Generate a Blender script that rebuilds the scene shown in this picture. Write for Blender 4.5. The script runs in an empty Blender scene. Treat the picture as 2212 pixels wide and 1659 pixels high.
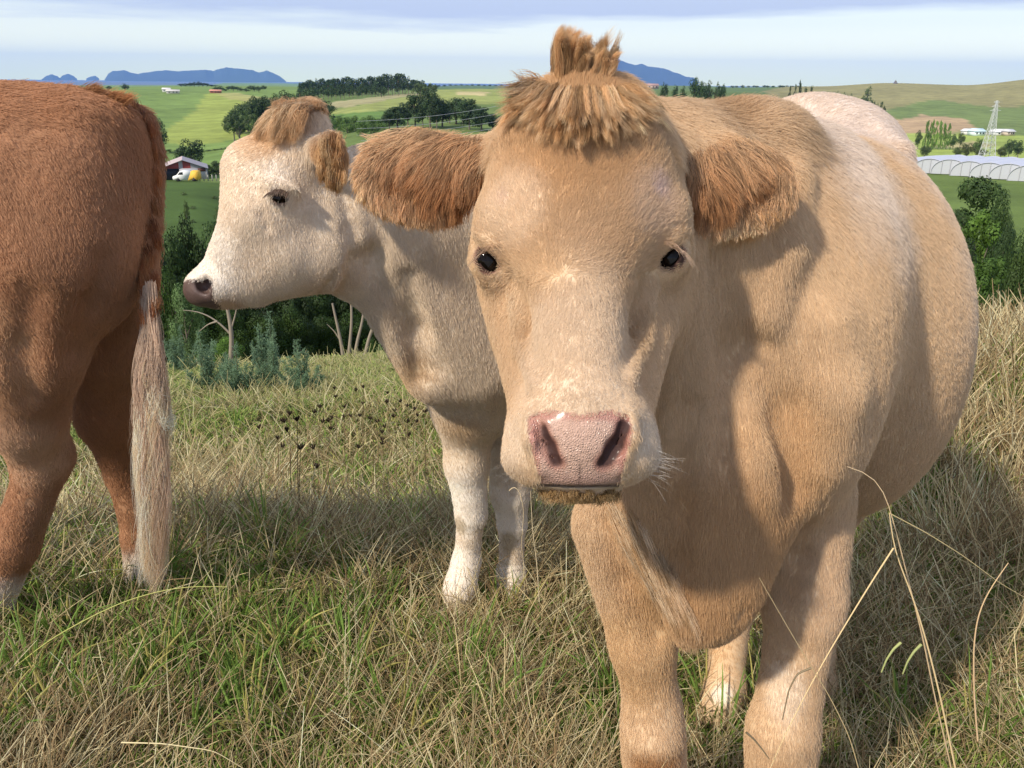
import bpy, bmesh, math, random, time
import numpy as np
T0 = time.time()
scene = bpy.context.scene
COL = scene.collection
RNG = np.random.default_rng(7)
random.seed(7)
DEV = set()
HAZE_COL = (0.24, 0.46, 1.0, 1); HAZE_D = 6.0e-5
#DEVFLAGS

# ------------------------------------------------------------------ camera
# photo frame measured on a 2212 px wide view of it; focal length in the same pixels
FV = 1836.0
CX, CY = 1106.0, 829.5
CAMZ = 1.45
PITCH = math.radians(19.52)
ROLL = 0.0096
EYE = np.array([0.0, 0.0, CAMZ])
Fw = np.array([0, math.cos(PITCH), -math.sin(PITCH)])
_u = np.array([0, math.sin(PITCH), math.cos(PITCH)])
_r = np.array([1.0, 0, 0])
Rt = math.cos(ROLL) * _r + math.sin(ROLL) * _u
Up = math.cos(ROLL) * _u - math.sin(ROLL) * _r


def ray(vx, vy):
    return Fw + Rt * ((vx - CX) / FV) - Up * ((vy - CY) / FV)


def U(vx, vy, Y):
    """point of the place seen at (vx, vy) of the photograph, Y metres ahead of the camera"""
    d = ray(vx, vy)
    return EYE + d * (Y / d[1])


def depth(p):
    return float(np.dot(np.asarray(p) - EYE, Fw))


cam = bpy.data.cameras.new('camera')
cam.sensor_width = 36.0
cam.lens = 36.0 * FV / 2212.0
cam.clip_start = 0.05
cam.clip_end = 60000
camo = bpy.data.objects.new('camera', cam)
COL.objects.link(camo)
from mathutils import Matrix, Vector
m = Matrix.Identity(4)
for i in range(3):
    m[i][0] = Rt[i]; m[i][1] = Up[i]; m[i][2] = -Fw[i]; m[i][3] = EYE[i]
camo.matrix_world = m
scene.camera = camo

# ------------------------------------------------------------------ light
SUN_EL = math.radians(40)
SUN_AZ = math.radians(-135)      # compass-like angle of the sun from +Y, clockwise
sdir = np.array([math.sin(SUN_AZ) * math.cos(SUN_EL), math.cos(SUN_AZ) * math.cos(SUN_EL), math.sin(SUN_EL)])
sun = bpy.data.lights.new('sun', 'SUN')
sun.energy = 3.8
sun.angle = math.radians(3.0)
sun.color = (1.0, 0.9, 0.76)
suno = bpy.data.objects.new('sun', sun)
COL.objects.link(suno)
suno.rotation_euler = Vector(sdir.tolist()).to_track_quat('Z', 'Y').to_euler()
world = bpy.data.worlds.new('World')
scene.world = world
world.use_nodes = True
wn, wl = world.node_tree.nodes, world.node_tree.links
bg = wn['Background']
sky = wn.new('ShaderNodeTexSky')
sky.sky_type = 'NISHITA'
sky.sun_disc = False
sky.sun_elevation = SUN_EL
sky.sun_rotation = SUN_AZ
sky.air_density = 1.0
sky.dust_density = 1.0
sky.ozone_density = 1.0
sky.altitude = 100
bg.inputs['Strength'].default_value = 0.15


def N(nodes, kind, **kw):
    n = nodes.new(kind)
    for k, v in kw.items():
        if k.startswith('_'):
            setattr(n, k[1:], v)
        else:
            n.inputs[k.replace('__', ' ')].default_value = v
    return n


# thin layered cloud high up: mixed into the sky by direction
tc = wn.new('ShaderNodeTexCoord')
sep = wn.new('ShaderNodeSeparateXYZ')
wl.new(tc.outputs['Generated'], sep.inputs[0])
mp = wn.new('ShaderNodeMapping')
mp.inputs['Scale'].default_value = (1.0, 1.0, 13.0)
mp.inputs['Location'].default_value = (0.35, 0.0, 0.1)
wl.new(tc.outputs['Generated'], mp.inputs[0])
no = wn.new('ShaderNodeTexNoise')
no.inputs['Scale'].default_value = 2.2
no.inputs['Detail'].default_value = 7
no.inputs['Roughness'].default_value = 0.55
wl.new(mp.outputs[0], no.inputs['Vector'])
# cloud cover = ramp(noise*0.5 + elevation)
ma = wn.new('ShaderNodeMath'); ma.operation = 'MULTIPLY_ADD'
wl.new(sep.outputs['Z'], ma.inputs[0]); ma.inputs[1].default_value = 6.0
mb_ = wn.new('ShaderNodeMath'); mb_.operation = 'MULTIPLY'
wl.new(no.outputs['Fac'], mb_.inputs[0]); mb_.inputs[1].default_value = 0.55
wl.new(mb_.outputs[0], ma.inputs[2])
rp = wn.new('ShaderNodeValToRGB')
rp.color_ramp.elements[0].position = 0.62
rp.color_ramp.elements[1].position = 0.72
wl.new(ma.outputs[0], rp.inputs[0])
# thin high veil: whitest at the horizon
veil = wn.new('ShaderNodeValToRGB')
ve = veil.color_ramp.elements
ve[0].position = 0.0; ve[0].color = (0.95, 0.94, 0.36, 1)
ve[1].position = 0.9; ve[1].color = (0.14, 0.20, 0.32, 1)
e_ = ve.new(0.03); e_.color = (0.81, 0.79, 0.50, 1)
e_ = ve.new(0.06); e_.color = (0.53, 0.54, 0.47, 1)
e_ = ve.new(0.12); e_.color = (0.34, 0.38, 0.42, 1)
e_ = ve.new(0.30); e_.color = (0.21, 0.27, 0.37, 1)
wl.new(sep.outputs['Z'], veil.inputs[0])
# away from the sea the low sky is plain pale cloud
veil2 = wn.new('ShaderNodeValToRGB'); v2 = veil2.color_ramp.elements
v2[0].position = 0.0; v2[0].color = (0.50, 0.52, 0.53, 1)
v2[1].position = 0.9; v2[1].color = (0.14, 0.19, 0.28, 1)
e_ = v2.new(0.30); e_.color = (0.26, 0.31, 0.38, 1)
wl.new(sep.outputs['Z'], veil2.inputs[0])
fr_ = wn.new('ShaderNodeMapRange'); fr_.inputs[1].default_value = 0.25; fr_.inputs[2].default_value = 0.62
wl.new(sep.outputs['Y'], fr_.inputs[0])
vm = wn.new('ShaderNodeMix'); vm.data_type = 'RGBA'
wl.new(fr_.outputs[0], vm.inputs[0]); wl.new(veil2.outputs[0], vm.inputs[6]); wl.new(veil.outputs[0], vm.inputs[7])
vs = wn.new('ShaderNodeVectorMath'); vs.operation = 'SCALE'; vs.inputs['Scale'].default_value = 12.0
wl.new(vm.outputs[2], vs.inputs[0])
mixb = wn.new('ShaderNodeMix'); mixb.data_type = 'RGBA'
mixb.inputs[0].default_value = 0.70
wl.new(sky.outputs[0], mixb.inputs[6])
wl.new(vs.outputs[0], mixb.inputs[7])
mixc = wn.new('ShaderNodeMix'); mixc.data_type = 'RGBA'
cf = wn.new('ShaderNodeMath'); cf.operation = 'MULTIPLY'; cf.inputs[1].default_value = 0.85
wl.new(rp.outputs[0], cf.inputs[0])
wl.new(cf.outputs[0], mixc.inputs[0])
wl.new(mixb.outputs[2], mixc.inputs[6])
mixc.inputs[7].default_value = (3.2, 3.6, 4.7, 1)
wl.new(mixc.outputs[2], bg.inputs['Color'])
scene.view_settings.view_transform = 'Standard'
scene.view_settings.look = 'None'
scene.view_settings.exposure = 0.38
scene.view_settings.gamma = 1.0
try:
    scene.cycles.max_bounces = 6
    scene.cycles.diffuse_bounces = 3
    scene.cycles.transparent_max_bounces = 8
    scene.cycles.volume_bounces = 1
    scene.cycles_curves.shape = 'RIBBONS'
    scene.cycles_curves.subdivisions = 2
except Exception as e:
    print(e)


# ------------------------------------------------------------------ helpers
def tag(o, label=None, cat=None, group=None, kind=None):
    if label: o['label'] = label
    if cat: o['category'] = cat
    if group: o['group'] = group
    if kind: o['kind'] = kind
    return o


def empty(name, loc=(0, 0, 0), rz=0.0):
    o = bpy.data.objects.new(name, None)
    o.empty_display_size = 0.2
    o.location = [float(v) for v in loc]
    o.rotation_euler = (0, 0, rz)
    COL.objects.link(o)
    return o


def mesh_np(name, V, quads=None, tris=None, mat=None, parent=None, smooth=False, colors=None, origin=None):
    """a mesh object from arrays; V in world space; if parent is given it is re-expressed in the parent's frame"""
    V = np.asarray(V, np.float64)
    me = bpy.data.meshes.new(name)
    off = np.zeros(3) if origin is None else np.asarray(origin, float)
    if parent is not None:
        off = np.array(parent.location)
        while parent.parent is not None and origin is None:
            off = off + np.array(parent.parent.location); break
    W = (V - off).astype(np.float32)
    me.vertices.add(len(W)); me.vertices.foreach_set('co', W.ravel())
    loops, starts, n = [], [], 0
    if quads is not None and len(quads):
        q = np.asarray(quads, np.int32); loops.append(q.ravel()); starts.append(np.arange(len(q)) * 4 + n); n += q.size
    if tris is not None and len(tris):
        q = np.asarray(tris, np.int32); loops.append(q.ravel()); starts.append(np.arange(len(q)) * 3 + n); n += q.size
    L = np.concatenate(loops); S = np.concatenate(starts)
    me.loops.add(len(L)); me.loops.foreach_set('vertex_index', L.astype(np.int32))
    me.polygons.add(len(S)); me.polygons.foreach_set('loop_start', S.astype(np.int32))
    me.update(calc_edges=True)
    me.validate()
    if smooth:
        me.polygons.foreach_set('use_smooth', np.ones(len(me.polygons), bool))
    if colors is not None:
        ca = me.color_attributes.new('albedo', 'FLOAT_COLOR', 'POINT')
        c = np.ones((len(W), 4), np.float32); c[:, :3] = colors
        ca.data.foreach_set('color', c.ravel())
    if mat is not None: me.materials.append(mat)
    o = bpy.data.objects.new(name, me)
    COL.objects.link(o)
    if parent is not None: o.parent = parent
    elif origin is not None: o.location = off.tolist()
    return o


def curves_np(name, P, R, col, mat, parent=None):
    """hair curves: P (n,k,3) world, R (n,k) or (k,), col (n,3)"""
    n, k, _ = P.shape
    hc = bpy.data.hair_curves.new(name)
    hc.add_curves([k] * n)
    off = np.array(parent.location) if parent is not None else np.zeros(3)
    hc.attributes['position'].data.foreach_set('vector', (P - off).astype(np.float32).ravel())
    ra = hc.attributes.get('radius') or hc.attributes.new('radius', 'FLOAT', 'POINT')
    R = np.broadcast_to(np.asarray(R, np.float32), (n, k))
    ra.data.foreach_set('value', np.ascontiguousarray(R).ravel())
    ca = hc.attributes.new('albedo', 'FLOAT_COLOR', 'CURVE')
    c = np.ones((n, 4), np.float32); c[:, :3] = col
    ca.data.foreach_set('color', c.ravel())
    hc.materials.append(mat)
    o = bpy.data.objects.new(name, hc)
    COL.objects.link(o)
    if parent is not None: o.parent = parent
    return o


def hash3(i, j, k, seed=0):
    h = (i.astype(np.int64) * 374761393 + j.astype(np.int64) * 668265263 + k.astype(np.int64) * 2147483647 + seed * 974634777) & 0xFFFFFFFF
    h = ((h ^ (h >> 13)) * 1274126177) & 0xFFFFFFFF
    h = h ^ (h >> 16)
    return (h & 0xFFFFFF).astype(np.float64) / 0xFFFFFF


def vnoise(P, scale=1.0, seed=0):
    """value noise in -1..1"""
    Q = np.asarray(P, float) * scale
    if Q.shape[-1] == 2: Q = np.concatenate([Q, np.zeros(Q.shape[:-1] + (1,))], -1)
    I = np.floor(Q).astype(np.int64); f = Q - I
    f = f * f * (3 - 2 * f)
    out = 0
    for a in (0, 1):
        wa = f[..., 0] if a else 1 - f[..., 0]
        for b in (0, 1):
            wb = f[..., 1] if b else 1 - f[..., 1]
            for c in (0, 1):
                wc = f[..., 2] if c else 1 - f[..., 2]
                out = out + wa * wb * wc * hash3(I[..., 0] + a, I[..., 1] + b, I[..., 2] + c, seed)
    return out * 2 - 1


def fbm(P, scale=1.0, seed=0, octv=4):
    o, a, s = 0, 0.5, scale
    for q in range(octv):
        o = o + a * vnoise(P, s, seed + q * 17); a *= 0.5; s *= 2.03
    return o


def sstep(a, b, x):
    t = np.clip((np.asarray(x, float) - a) / (b - a), 0, 1)
    return t * t * (3 - 2 * t)


def nrm(v):
    v = np.asarray(v, float)
    return v / np.maximum(np.linalg.norm(v, axis=-1, keepdims=True), 1e-9)


def mat_basic(name, color=(0.5, 0.5, 0.5), rough=0.8, attr=None, spec=0.3, metallic=0.0):
    mt = bpy.data.materials.new(name); mt.use_nodes = True
    b = mt.node_tree.nodes['Principled BSDF']
    b.inputs['Base Color'].default_value = (*color, 1)
    b.inputs['Roughness'].default_value = rough
    b.inputs['Specular IOR Level'].default_value = spec
    b.inputs['Metallic'].default_value = metallic
    if attr:
        a = mt.node_tree.nodes.new('ShaderNodeAttribute'); a.attribute_name = attr
        mt.node_tree.links.new(a.outputs['Color'], b.inputs['Base Color'])
    return mt


# ------------------------------------------------------------------ ground shape (height of the near hillside and the valley)
def drop_near(x, y):
    return 1.40 + 0.2 * (y - 1) + 0.12 * np.clip(x, -1.6, 0.6)
# ------------------------------------------------------------------ smooth solid bodies: signed distances, meshed by surface nets
def rotm(axis, deg):
    a = math.radians(deg); x, y, z = nrm(axis); c, s = math.cos(a), math.sin(a)
    return np.array([[c + x*x*(1-c), x*y*(1-c) - z*s, x*z*(1-c) + y*s],
                     [y*x*(1-c) + z*s, c + y*y*(1-c), y*z*(1-c) - x*s],
                     [z*x*(1-c) - y*s, z*y*(1-c) + x*s, c + z*z*(1-c)]])


class Body:
    def __init__(s):
        s.p = []; s.dy = 0.0

    def E(s, vx, vy, Y, rx, ry, rz, rot=0, tilt=0, yaw=0, k=0.03, sub=False):
        """ellipsoid: place by photo position and distance, half sizes rx, ry in photo pixels, rz in metres"""
        c = U(vx, vy, Y + s.dy); t = depth(c); M = np.stack([Rt, Up, Fw])
        if yaw: M = M @ rotm(Up, yaw).T
        if tilt: M = M @ rotm(Rt, tilt).T
        if rot: M = M @ rotm(Fw, rot).T
        r = np.array([rx * t / FV, ry * t / FV, rz])
        s.p.append(('E', c, M, r, k, sub)); return s

    def W(s, c, r, M=None, k=0.03, sub=False):
        s.p.append(('E', np.array(c, float), np.eye(3) if M is None else M, np.array(r, float), k, sub)); return s

    def C(s, a, ra, b, rb, k=0.03, sub=False, fl=None):
        """tapered capsule; a, b = (vx, vy, Y), radii in photo pixels; fl = (squash axis as world vector, factor)"""
        A, B = U(a[0], a[1], a[2] + s.dy), U(b[0], b[1], b[2] + s.dy)
        s.p.append(('C', A, B, ra * depth(A) / FV, rb * depth(B) / FV, k, sub, fl)); return s

    def Cw(s, A, ra, B, rb, k=0.03, sub=False, fl=None):
        s.p.append(('C', np.array(A, float), np.array(B, float), ra, rb, k, sub, fl)); return s

    @staticmethod
    def dist(pr, X, Y, Z):
        if pr[0] == 'E':
            _, c, M, r, k, sub = pr
            x, y, z = X - c[0], Y - c[1], Z - c[2]
            q = [(M[i, 0] * x + M[i, 1] * y + M[i, 2] * z) / r[i] for i in range(3)]
            k0 = np.sqrt(q[0]**2 + q[1]**2 + q[2]**2)
            k1 = np.sqrt((q[0]/r[0])**2 + (q[1]/r[1])**2 + (q[2]/r[2])**2)
            return k0 * (k0 - 1) / np.maximum(k1, 1e-6)
        _, A, B, ra, rb, k, sub, fl = pr
        if fl is not None:
            ax, f = nrm(fl[0]), fl[1]
            mid = (A + B) / 2
            x, y, z = X - mid[0], Y - mid[1], Z - mid[2]
            d = x * ax[0] + y * ax[1] + z * ax[2]
            g = (1 / f - 1) * d
            X, Y, Z = X + g * ax[0], Y + g * ax[1], Z + g * ax[2]
            A = A + (1/f - 1) * np.dot(A - mid, ax) * ax; B = B + (1/f - 1) * np.dot(B - mid, ax) * ax
        ba = B - A; L2 = max(float(ba @ ba), 1e-9)
        x, y, z = X - A[0], Y - A[1], Z - A[2]
        h = np.clip((x * ba[0] + y * ba[1] + z * ba[2]) / L2, 0, 1)
        d = np.sqrt((x - h * ba[0])**2 + (y - h * ba[1])**2 + (z - h * ba[2])**2) - (ra + (rb - ra) * h)
        return d * (min(1.0, fl[1]) ** 0.5 if fl is not None else 1.0)

    @staticmethod
    def box(pr):
        if pr[0] == 'E':
            _, c, M, r, k, sub = pr
            e = np.sqrt(((M.T * r) ** 2).sum(1)); return c - e, c + e
        _, A, B, ra, rb, k, sub, fl = pr
        m = max(ra, rb); m = m * (max(1.0, fl[1]) if fl else 1.0)
        return np.minimum(A, B) - m, np.maximum(A, B) + m

    @staticmethod
    def comb(d, e, k, sub):
        if sub:
            h = np.maximum(k - np.abs(d + e), 0) / k
            return np.maximum(d, -e) + h * h * k * 0.25
        h = np.maximum(k - np.abs(d - e), 0) / k
        return np.minimum(d, e) - h * h * k * 0.25

    def eval(s, P):
        d = np.full(len(P), 1.0)
        for pr in s.p:
            k, sub = (pr[4], pr[5]) if pr[0] == 'E' else (pr[5], pr[6])
            lo, hi = s.box(pr); pad = k + 0.03
            m = np.all((P > lo - pad) & (P < hi + pad), 1)
            if not m.any(): continue
            Q = P[m]
            d[m] = s.comb(d[m], s.dist(pr, Q[:, 0], Q[:, 1], Q[:, 2]), k, sub)
        return d

    def mesh(s, h):
        los, his = zip(*[s.box(p) for p in s.p if not (p[5] if p[0] == 'E' else p[6])])
        lo = np.min(los, 0) - 0.04; hi = np.max(his, 0) + 0.04
        n = np.ceil((hi - lo) / h).astype(int) + 1
        ax = [(lo[i] + h * np.arange(n[i])).astype(np.float32) for i in range(3)]
        D = np.full(n, 1.0, np.float32)
        for pr in s.p:
            k, sub = (pr[4], pr[5]) if pr[0] == 'E' else (pr[5], pr[6])
            a, b = s.box(pr); pad = k + 2 * h
            i0 = np.clip(np.floor((a - pad - lo) / h).astype(int), 0, n - 1); i1 = np.clip(np.ceil((b + pad - lo) / h).astype(int) + 1, 1, n)
            sl = tuple(slice(i0[i], i1[i]) for i in range(3))
            X = ax[0][sl[0]][:, None, None]; Y = ax[1][sl[1]][None, :, None]; Z = ax[2][sl[2]][None, None, :]
            D[sl] = s.comb(D[sl], s.dist(pr, X, Y, Z).astype(np.float32), k, sub)
        # surface nets
        ins = D < 0
        c = ins[:-1, :-1, :-1]
        cnt = np.zeros(c.shape, np.uint8)
        for a in (0, 1):
            for b in (0, 1):
                for e in (0, 1):
                    cnt += ins[a:n[0]-1+a, b:n[1]-1+b, e:n[2]-1+e]
        cells = np.argwhere((cnt > 0) & (cnt < 8))
        idx = np.full(cnt.shape, -1, np.int32); idx[tuple(cells.T)] = np.arange(len(cells))
        acc = np.zeros((len(cells), 3)); w = np.zeros(len(cells))
        cor = [(a, b, e) for a in (0, 1) for b in (0, 1) for e in (0, 1)]
        val = {q: D[cells[:, 0] + q[0], cells[:, 1] + q[1], cells[:, 2] + q[2]] for q in cor}
        for q in cor:
            for ax_ in range(3):
                if q[ax_] == 0:
                    r = list(q); r[ax_] = 1; r = tuple(r)
                    v0, v1 = val[q], val[r]; mk = (v0 < 0) != (v1 < 0)
                    t = np.where(mk, v0 / np.where(mk, v0 - v1, 1), 0)
                    pt = np.tile(np.array(q, float), (len(cells), 1)); pt[:, ax_] = t
                    acc += pt * mk[:, None]; w += mk
        V = lo + (cells + acc / w[:, None]) * h
        quads = []
        for a in range(3):
            s0 = [slice(None)] * 3; s1 = [slice(None)] * 3
            s0[a] = slice(0, -1); s1[a] = slice(1, None)
            A_, B_ = ins[tuple(s0)], ins[tuple(s1)]
            e = np.argwhere(A_ != B_)
            b, c_ = (a + 1) % 3, (a + 2) % 3
            e = e[(e[:, b] > 0) & (e[:, c_] > 0) & (e[:, b] < n[b] - 1) & (e[:, c_] < n[c_] - 1)]
            fl = A_[tuple(e.T)]
            o = []
            for (db, dc) in ((-1, -1), (0, -1), (0, 0), (-1, 0)):
                f = e.copy(); f[:, b] += db; f[:, c_] += dc
                o.append(idx[tuple(f.T)])
            q = np.stack(o, 1)
            q[~fl] = q[~fl][:, ::-1]
            quads.append(q)
        Q = np.concatenate(quads)
        # drop stray islands is left to the caller; project once more on the true surface
        for _ in range(2):
            V = s.project(V)
        return V, Q

    def normal(s, V, e=0.002):
        g = np.stack([s.eval(V + np.eye(3)[i] * e) - s.eval(V - np.eye(3)[i] * e) for i in range(3)], 1)
        return nrm(g)

    def project(s, V):
        d = s.eval(V); nn = s.normal(V)
        return V - nn * np.clip(d, -0.004, 0.004)[:, None]


def refine(V, Q, mask_v):
    """split every quad that touches the mask into four (neighbours get triangles through bmesh)"""
    bm = bmesh.new()
    vs = [bm.verts.new(v) for v in V]
    for q in Q:
        try: bm.faces.new([vs[i] for i in q])
        except ValueError: pass
    bm.edges.ensure_lookup_table()
    es = [e for e in bm.edges if mask_v[e.verts[0].index] and mask_v[e.verts[1].index]] if False else None
    bm.verts.index_update()
    es = [e for e in bm.edges if mask_v[e.verts[0].index] and mask_v[e.verts[1].index]]
    bmesh.ops.subdivide_edges(bm, edges=es, cuts=1, use_grid_fill=True)
    bmesh.ops.triangulate(bm, faces=[f for f in bm.faces if len(f.verts) > 4])
    bm.verts.index_update()
    V2 = np.array([v.co[:] for v in bm.verts])
    q4 = np.array([[v.index for v in f.verts] for f in bm.faces if len(f.verts) == 4], np.int32)
    q3 = np.array([[v.index for v in f.verts] for f in bm.faces if len(f.verts) == 3], np.int32)
    bm.free()
    return V2, q4, q3
# ------------------------------------------------------------------ the three cattle: solid shapes
HF = (Fw, 1.0)


def surf(b, vx, vy, t0=0.7, off=0.0):
    """distance ahead (Y) of the surface seen at (vx, vy)"""
    d = ray(vx, vy); t = t0
    for _ in range(90):
        e = float(b.eval((EYE + d * t)[None])[0])
        if e > 0.9: e = 0.03
        t += e * 0.8
        if abs(e) < 0.0004: break
    return float((EYE + d * t)[1]) + off


def groove(b, pts, r, k, off=None, t0=0.7):
    """soft crease following the surface; pts in photo places, r list of radii in photo pixels"""
    Y = [surf(b, p[0], p[1], t0) for p in pts]
    for i in range(len(pts) - 1):
        if abs(Y[i] - Y[i + 1]) > 0.12: continue
        o0, o1 = (off, off) if off is not None and off > 0 else (-0.75 * r[i] * Y[i] / FV, -0.75 * r[i + 1] * Y[i + 1] / FV)
        o0 -= b.dy; o1 -= b.dy
        b.C((pts[i][0], pts[i][1], Y[i] + o0), r[i], (pts[i + 1][0], pts[i + 1][1], Y[i + 1] + o1), r[i + 1], k=k, sub=True)


def ridge(b, pts, r, k=0.035, lift=0.7, t0=0.7):
    """low bony or muscular rise following the surface"""
    Y = [surf(b, p[0], p[1], t0) for p in pts]
    for i in range(len(pts) - 1):
        if abs(Y[i] - Y[i + 1]) > 0.15: continue
        b.C((pts[i][0], pts[i][1], Y[i] + lift * r[i] * Y[i] / FV - b.dy), r[i], (pts[i + 1][0], pts[i + 1][1], Y[i + 1] + lift * r[i + 1] * Y[i + 1] / FV - b.dy), r[i + 1], k=k)


def front_cow():
    b = Body()
    # --- trunk: rump, barrel, shoulder, chest, brisket
    b.E(1765, 408, 2.40, 166, 175, 0.34, k=0.08)
    b.E(1705, 352, 2.50, 115, 125, 0.25, k=0.08)
    b.E(1850, 392, 2.42, 62, 95, 0.16, k=0.06)          # hip
    b.E(1764, 712, 1.96, 268, 408, 0.44, k=0.15)        # barrel
    b.E(1712, 606, 1.66, 184, 335, 0.26, k=0.18)        # rib cage behind shoulder
    b.E(1585, 362, 1.62, 128, 90, 0.26, k=0.08)         # withers
    b.E(1650, 720, 1.45, 238, 370, 0.20, k=0.14)        # shoulder block
    b.E(1720, 820, 1.38, 160, 300, 0.12, k=0.06)        # left shoulder muscle
    b.E(1370, 860, 1.42, 120, 260, 0.15, k=0.08)        # right shoulder behind the head
    b.E(1520, 1080, 1.30, 190, 210, 0.14, k=0.06)       # chest
    b.E(1540, 1240, 1.22, 105, 135, 0.085, k=0.05)      # brisket
    b.E(1515, 1330, 1.20, 55, 55, 0.05, k=0.04)
    b.C((1395, 1060, 1.29), 58, (1482, 1362, 1.185), 20, k=0.03)     # hanging fold of skin on the left
    # --- neck
    b.C((1480, 420, 1.30), 150, (1600, 640, 1.45), 210, k=0.10)
    b.C((1370, 560, 1.26), 140, (1480, 800, 1.36), 170, k=0.10)
    b.C((1420, 800, 1.27), 95, (1500, 1050, 1.28), 120, k=0.08)
    b.C((1400, 308, 1.30), 88, (1600, 336, 1.50), 90, k=0.06)
    # --- front legs
    b.C((1326, 1130, 1.33), 88, (1388, 1390, 1.30), 64, k=0.05)
    b.C((1388, 1390, 1.30), 64, (1408, 1520, 1.29), 56, k=0.03)
    b.C((1410, 1585, 1.27), 67, (1414, 1650, 1.28), 64, k=0.03)
    b.C((1408, 1520, 1.29), 56, (1412, 1640, 1.28), 58, k=0.02)
    b.C((1418, 1700, 1.29), 52, (1420, 1800, 1.30), 47, k=0.04)
    b.C((1420, 1800, 1.30), 50, (1416, 1850, 1.27), 56, k=0.03)
    b.C((1740, 1080, 1.40), 100, (1735, 1300, 1.36), 82, k=0.06)
    b.C((1738, 1290, 1.36), 76, (1706, 1500, 1.33), 63, k=0.03)
    b.C((1706, 1500, 1.33), 63, (1690, 1600, 1.32), 64, k=0.02)
    b.C((1690, 1580, 1.31), 73, (1684, 1660, 1.31), 71, k=0.03)
    b.C((1683, 1700, 1.33), 56, (1680, 1790, 1.33), 48, k=0.04)
    b.C((1680, 1790, 1.33), 52, (1676, 1840, 1.30), 58, k=0.03)
    # --- hind legs
    b.C((1640, 900, 2.12), 150, (1590, 1180, 2.00), 78, k=0.08)
    b.C((1590, 1180, 2.00), 60, (1580, 1300, 2.02), 46, k=0.05)
    b.C((1580, 1290, 2.02), 44, (1566, 1490, 1.90), 36, k=0.04)
    b.C((1566, 1490, 1.89), 42, (1540, 1560, 1.84), 42, k=0.03)
    b.C((1860, 930, 2.15), 120, (1760, 1150, 2.10), 56, k=0.08)
    b.C((1760, 1150, 2.10), 42, (1764, 1400, 2.05), 34, k=0.05)
    b.C((1764, 1400, 2.05), 33, (1772, 1478, 2.0), 34, k=0.03)
    for v in ((1418, 1850, 1.28), (1678, 1840, 1.31), (1545, 1545, 1.86), (1772, 1470, 2.0)):
        hoof(b, *v, 0.040, (-0.45, -0.9))
    # --- head
    b.E(1262, 345, 1.19, 192, 140, 0.115, k=0.06)        # cranium
    b.E(1262, 240, 1.20, 128, 62, 0.08, k=0.05)        # poll
    b.E(1255, 440, 1.135, 203, 165, 0.085, k=0.05)      # forehead
    b.E(1075, 490, 1.145, 48, 62, 0.06, k=0.03)         # brow left
    b.E(1436, 482, 1.145, 48, 62, 0.06, k=0.03)         # brow right
    b.C((1250, 520, 1.105), 106, (1251, 880, 0.945), 88, k=0.09)
    b.C((1108, 600, 1.19), 72, (1172, 900, 1.00), 62, k=0.05)
    b.C((1408, 600, 1.205), 76, (1338, 900, 1.005), 64, k=0.07)
    b.E(1115, 700, 1.25, 58, 120, 0.10, rot=-8, k=0.05)
    b.E(1413, 700, 1.27, 62, 120, 0.09, rot=8, k=0.05)
    b.C((1250, 700, 1.24), 110, (1250, 1000, 1.05), 75, k=0.05)     # lower jaw
    # muzzle
    b.E(1252, 925, 0.955, 148, 88, 0.075, k=0.04)
    b.E(1150, 988, 0.955, 62, 52, 0.062, k=0.03)
    b.E(1358, 980, 0.955, 60, 54, 0.062, k=0.03)
    b.E(1252, 962, 0.915, 100, 66, 0.036, k=0.025)      # nose pad
    b.E(1178, 940, 0.915, 36, 56, 0.028, rot=-18, k=0.02)
    b.E(1327, 940, 0.915, 36, 56, 0.028, rot=18, k=0.02)
    b.E(1252, 1022, 0.925, 112, 36, 0.045, k=0.02)      # upper lip
    b.E(1252, 1050, 0.945, 92, 34, 0.045, k=0.008)      # lower lip
    # nostrils
    for pts in (((1148, 905), (1150, 950), (1172, 1012)), ((1360, 900), (1358, 945), (1336, 1010))):    # fleshy outer rims
        Y_ = [surf(b, *p) for p in pts]
        b.C((*pts[0], Y_[0] + 0.006), 10, (*pts[1], Y_[1] + 0.004), 14, k=0.010); b.C((*pts[1], Y_[1] + 0.004), 14, (*pts[2], Y_[2] + 0.005), 13, k=0.010)
    groove(b, [(1158, 902), (1168, 930), (1182, 966), (1202, 1000)], [3, 8, 17, 7], 0.008, 0.001)
    groove(b, [(1355, 896), (1348, 926), (1330, 968), (1304, 1003)], [3, 9, 19, 8], 0.008, 0.001)
    for pa, pb_ in (((1176, 946), (1192, 984)), ((1338, 940), (1316, 984))):      # the hole behind
        ya, yb_ = surf(b, *pa), surf(b, *pb_); b.C((*pa, ya + 0.012), 12, (*pb_, yb_ + 0.018), 15, k=0.004, sub=True); b.C((*pb_, yb_ + 0.012), 14, (pb_[0] + (10 if pb_[0] < 1250 else -10), pb_[1] - 20, yb_ + 0.045), 14, k=0.004, sub=True)
    # mouth line
    groove(b, [(1152, 1046), (1200, 1050), (1252, 1052), (1305, 1051), (1352, 1044)], [2.5, 4.5, 5.5, 4.5, 2.5], 0.003, 0.002)
    # eyelids stand round the eyeball, open in an almond slit
    for s, ex, ey in ((-1, 1054, 560), (1, 1451, 553)):
        b.E(ex - s * 14, ey + 2, 1.132, 50, 52, 0.034, k=0.03)
        b.E(ex - s * 4, ey, 1.118, 33, 32, 0.028, k=0.014)
        b.E(ex - s * 1, ey + 1, 1.083, 33, 19, 0.032, rot=-s * 52, k=0.004, sub=True)
        b.C((ex - s * 12, ey + 14, 1.083), 7, (ex - s * 34, ey + 38, 1.085), 3, k=0.008, sub=True)
        b.E(ex - s * 6, ey - 30, 1.097, 42, 12, 0.018, rot=-s * 38, k=0.012)
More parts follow.
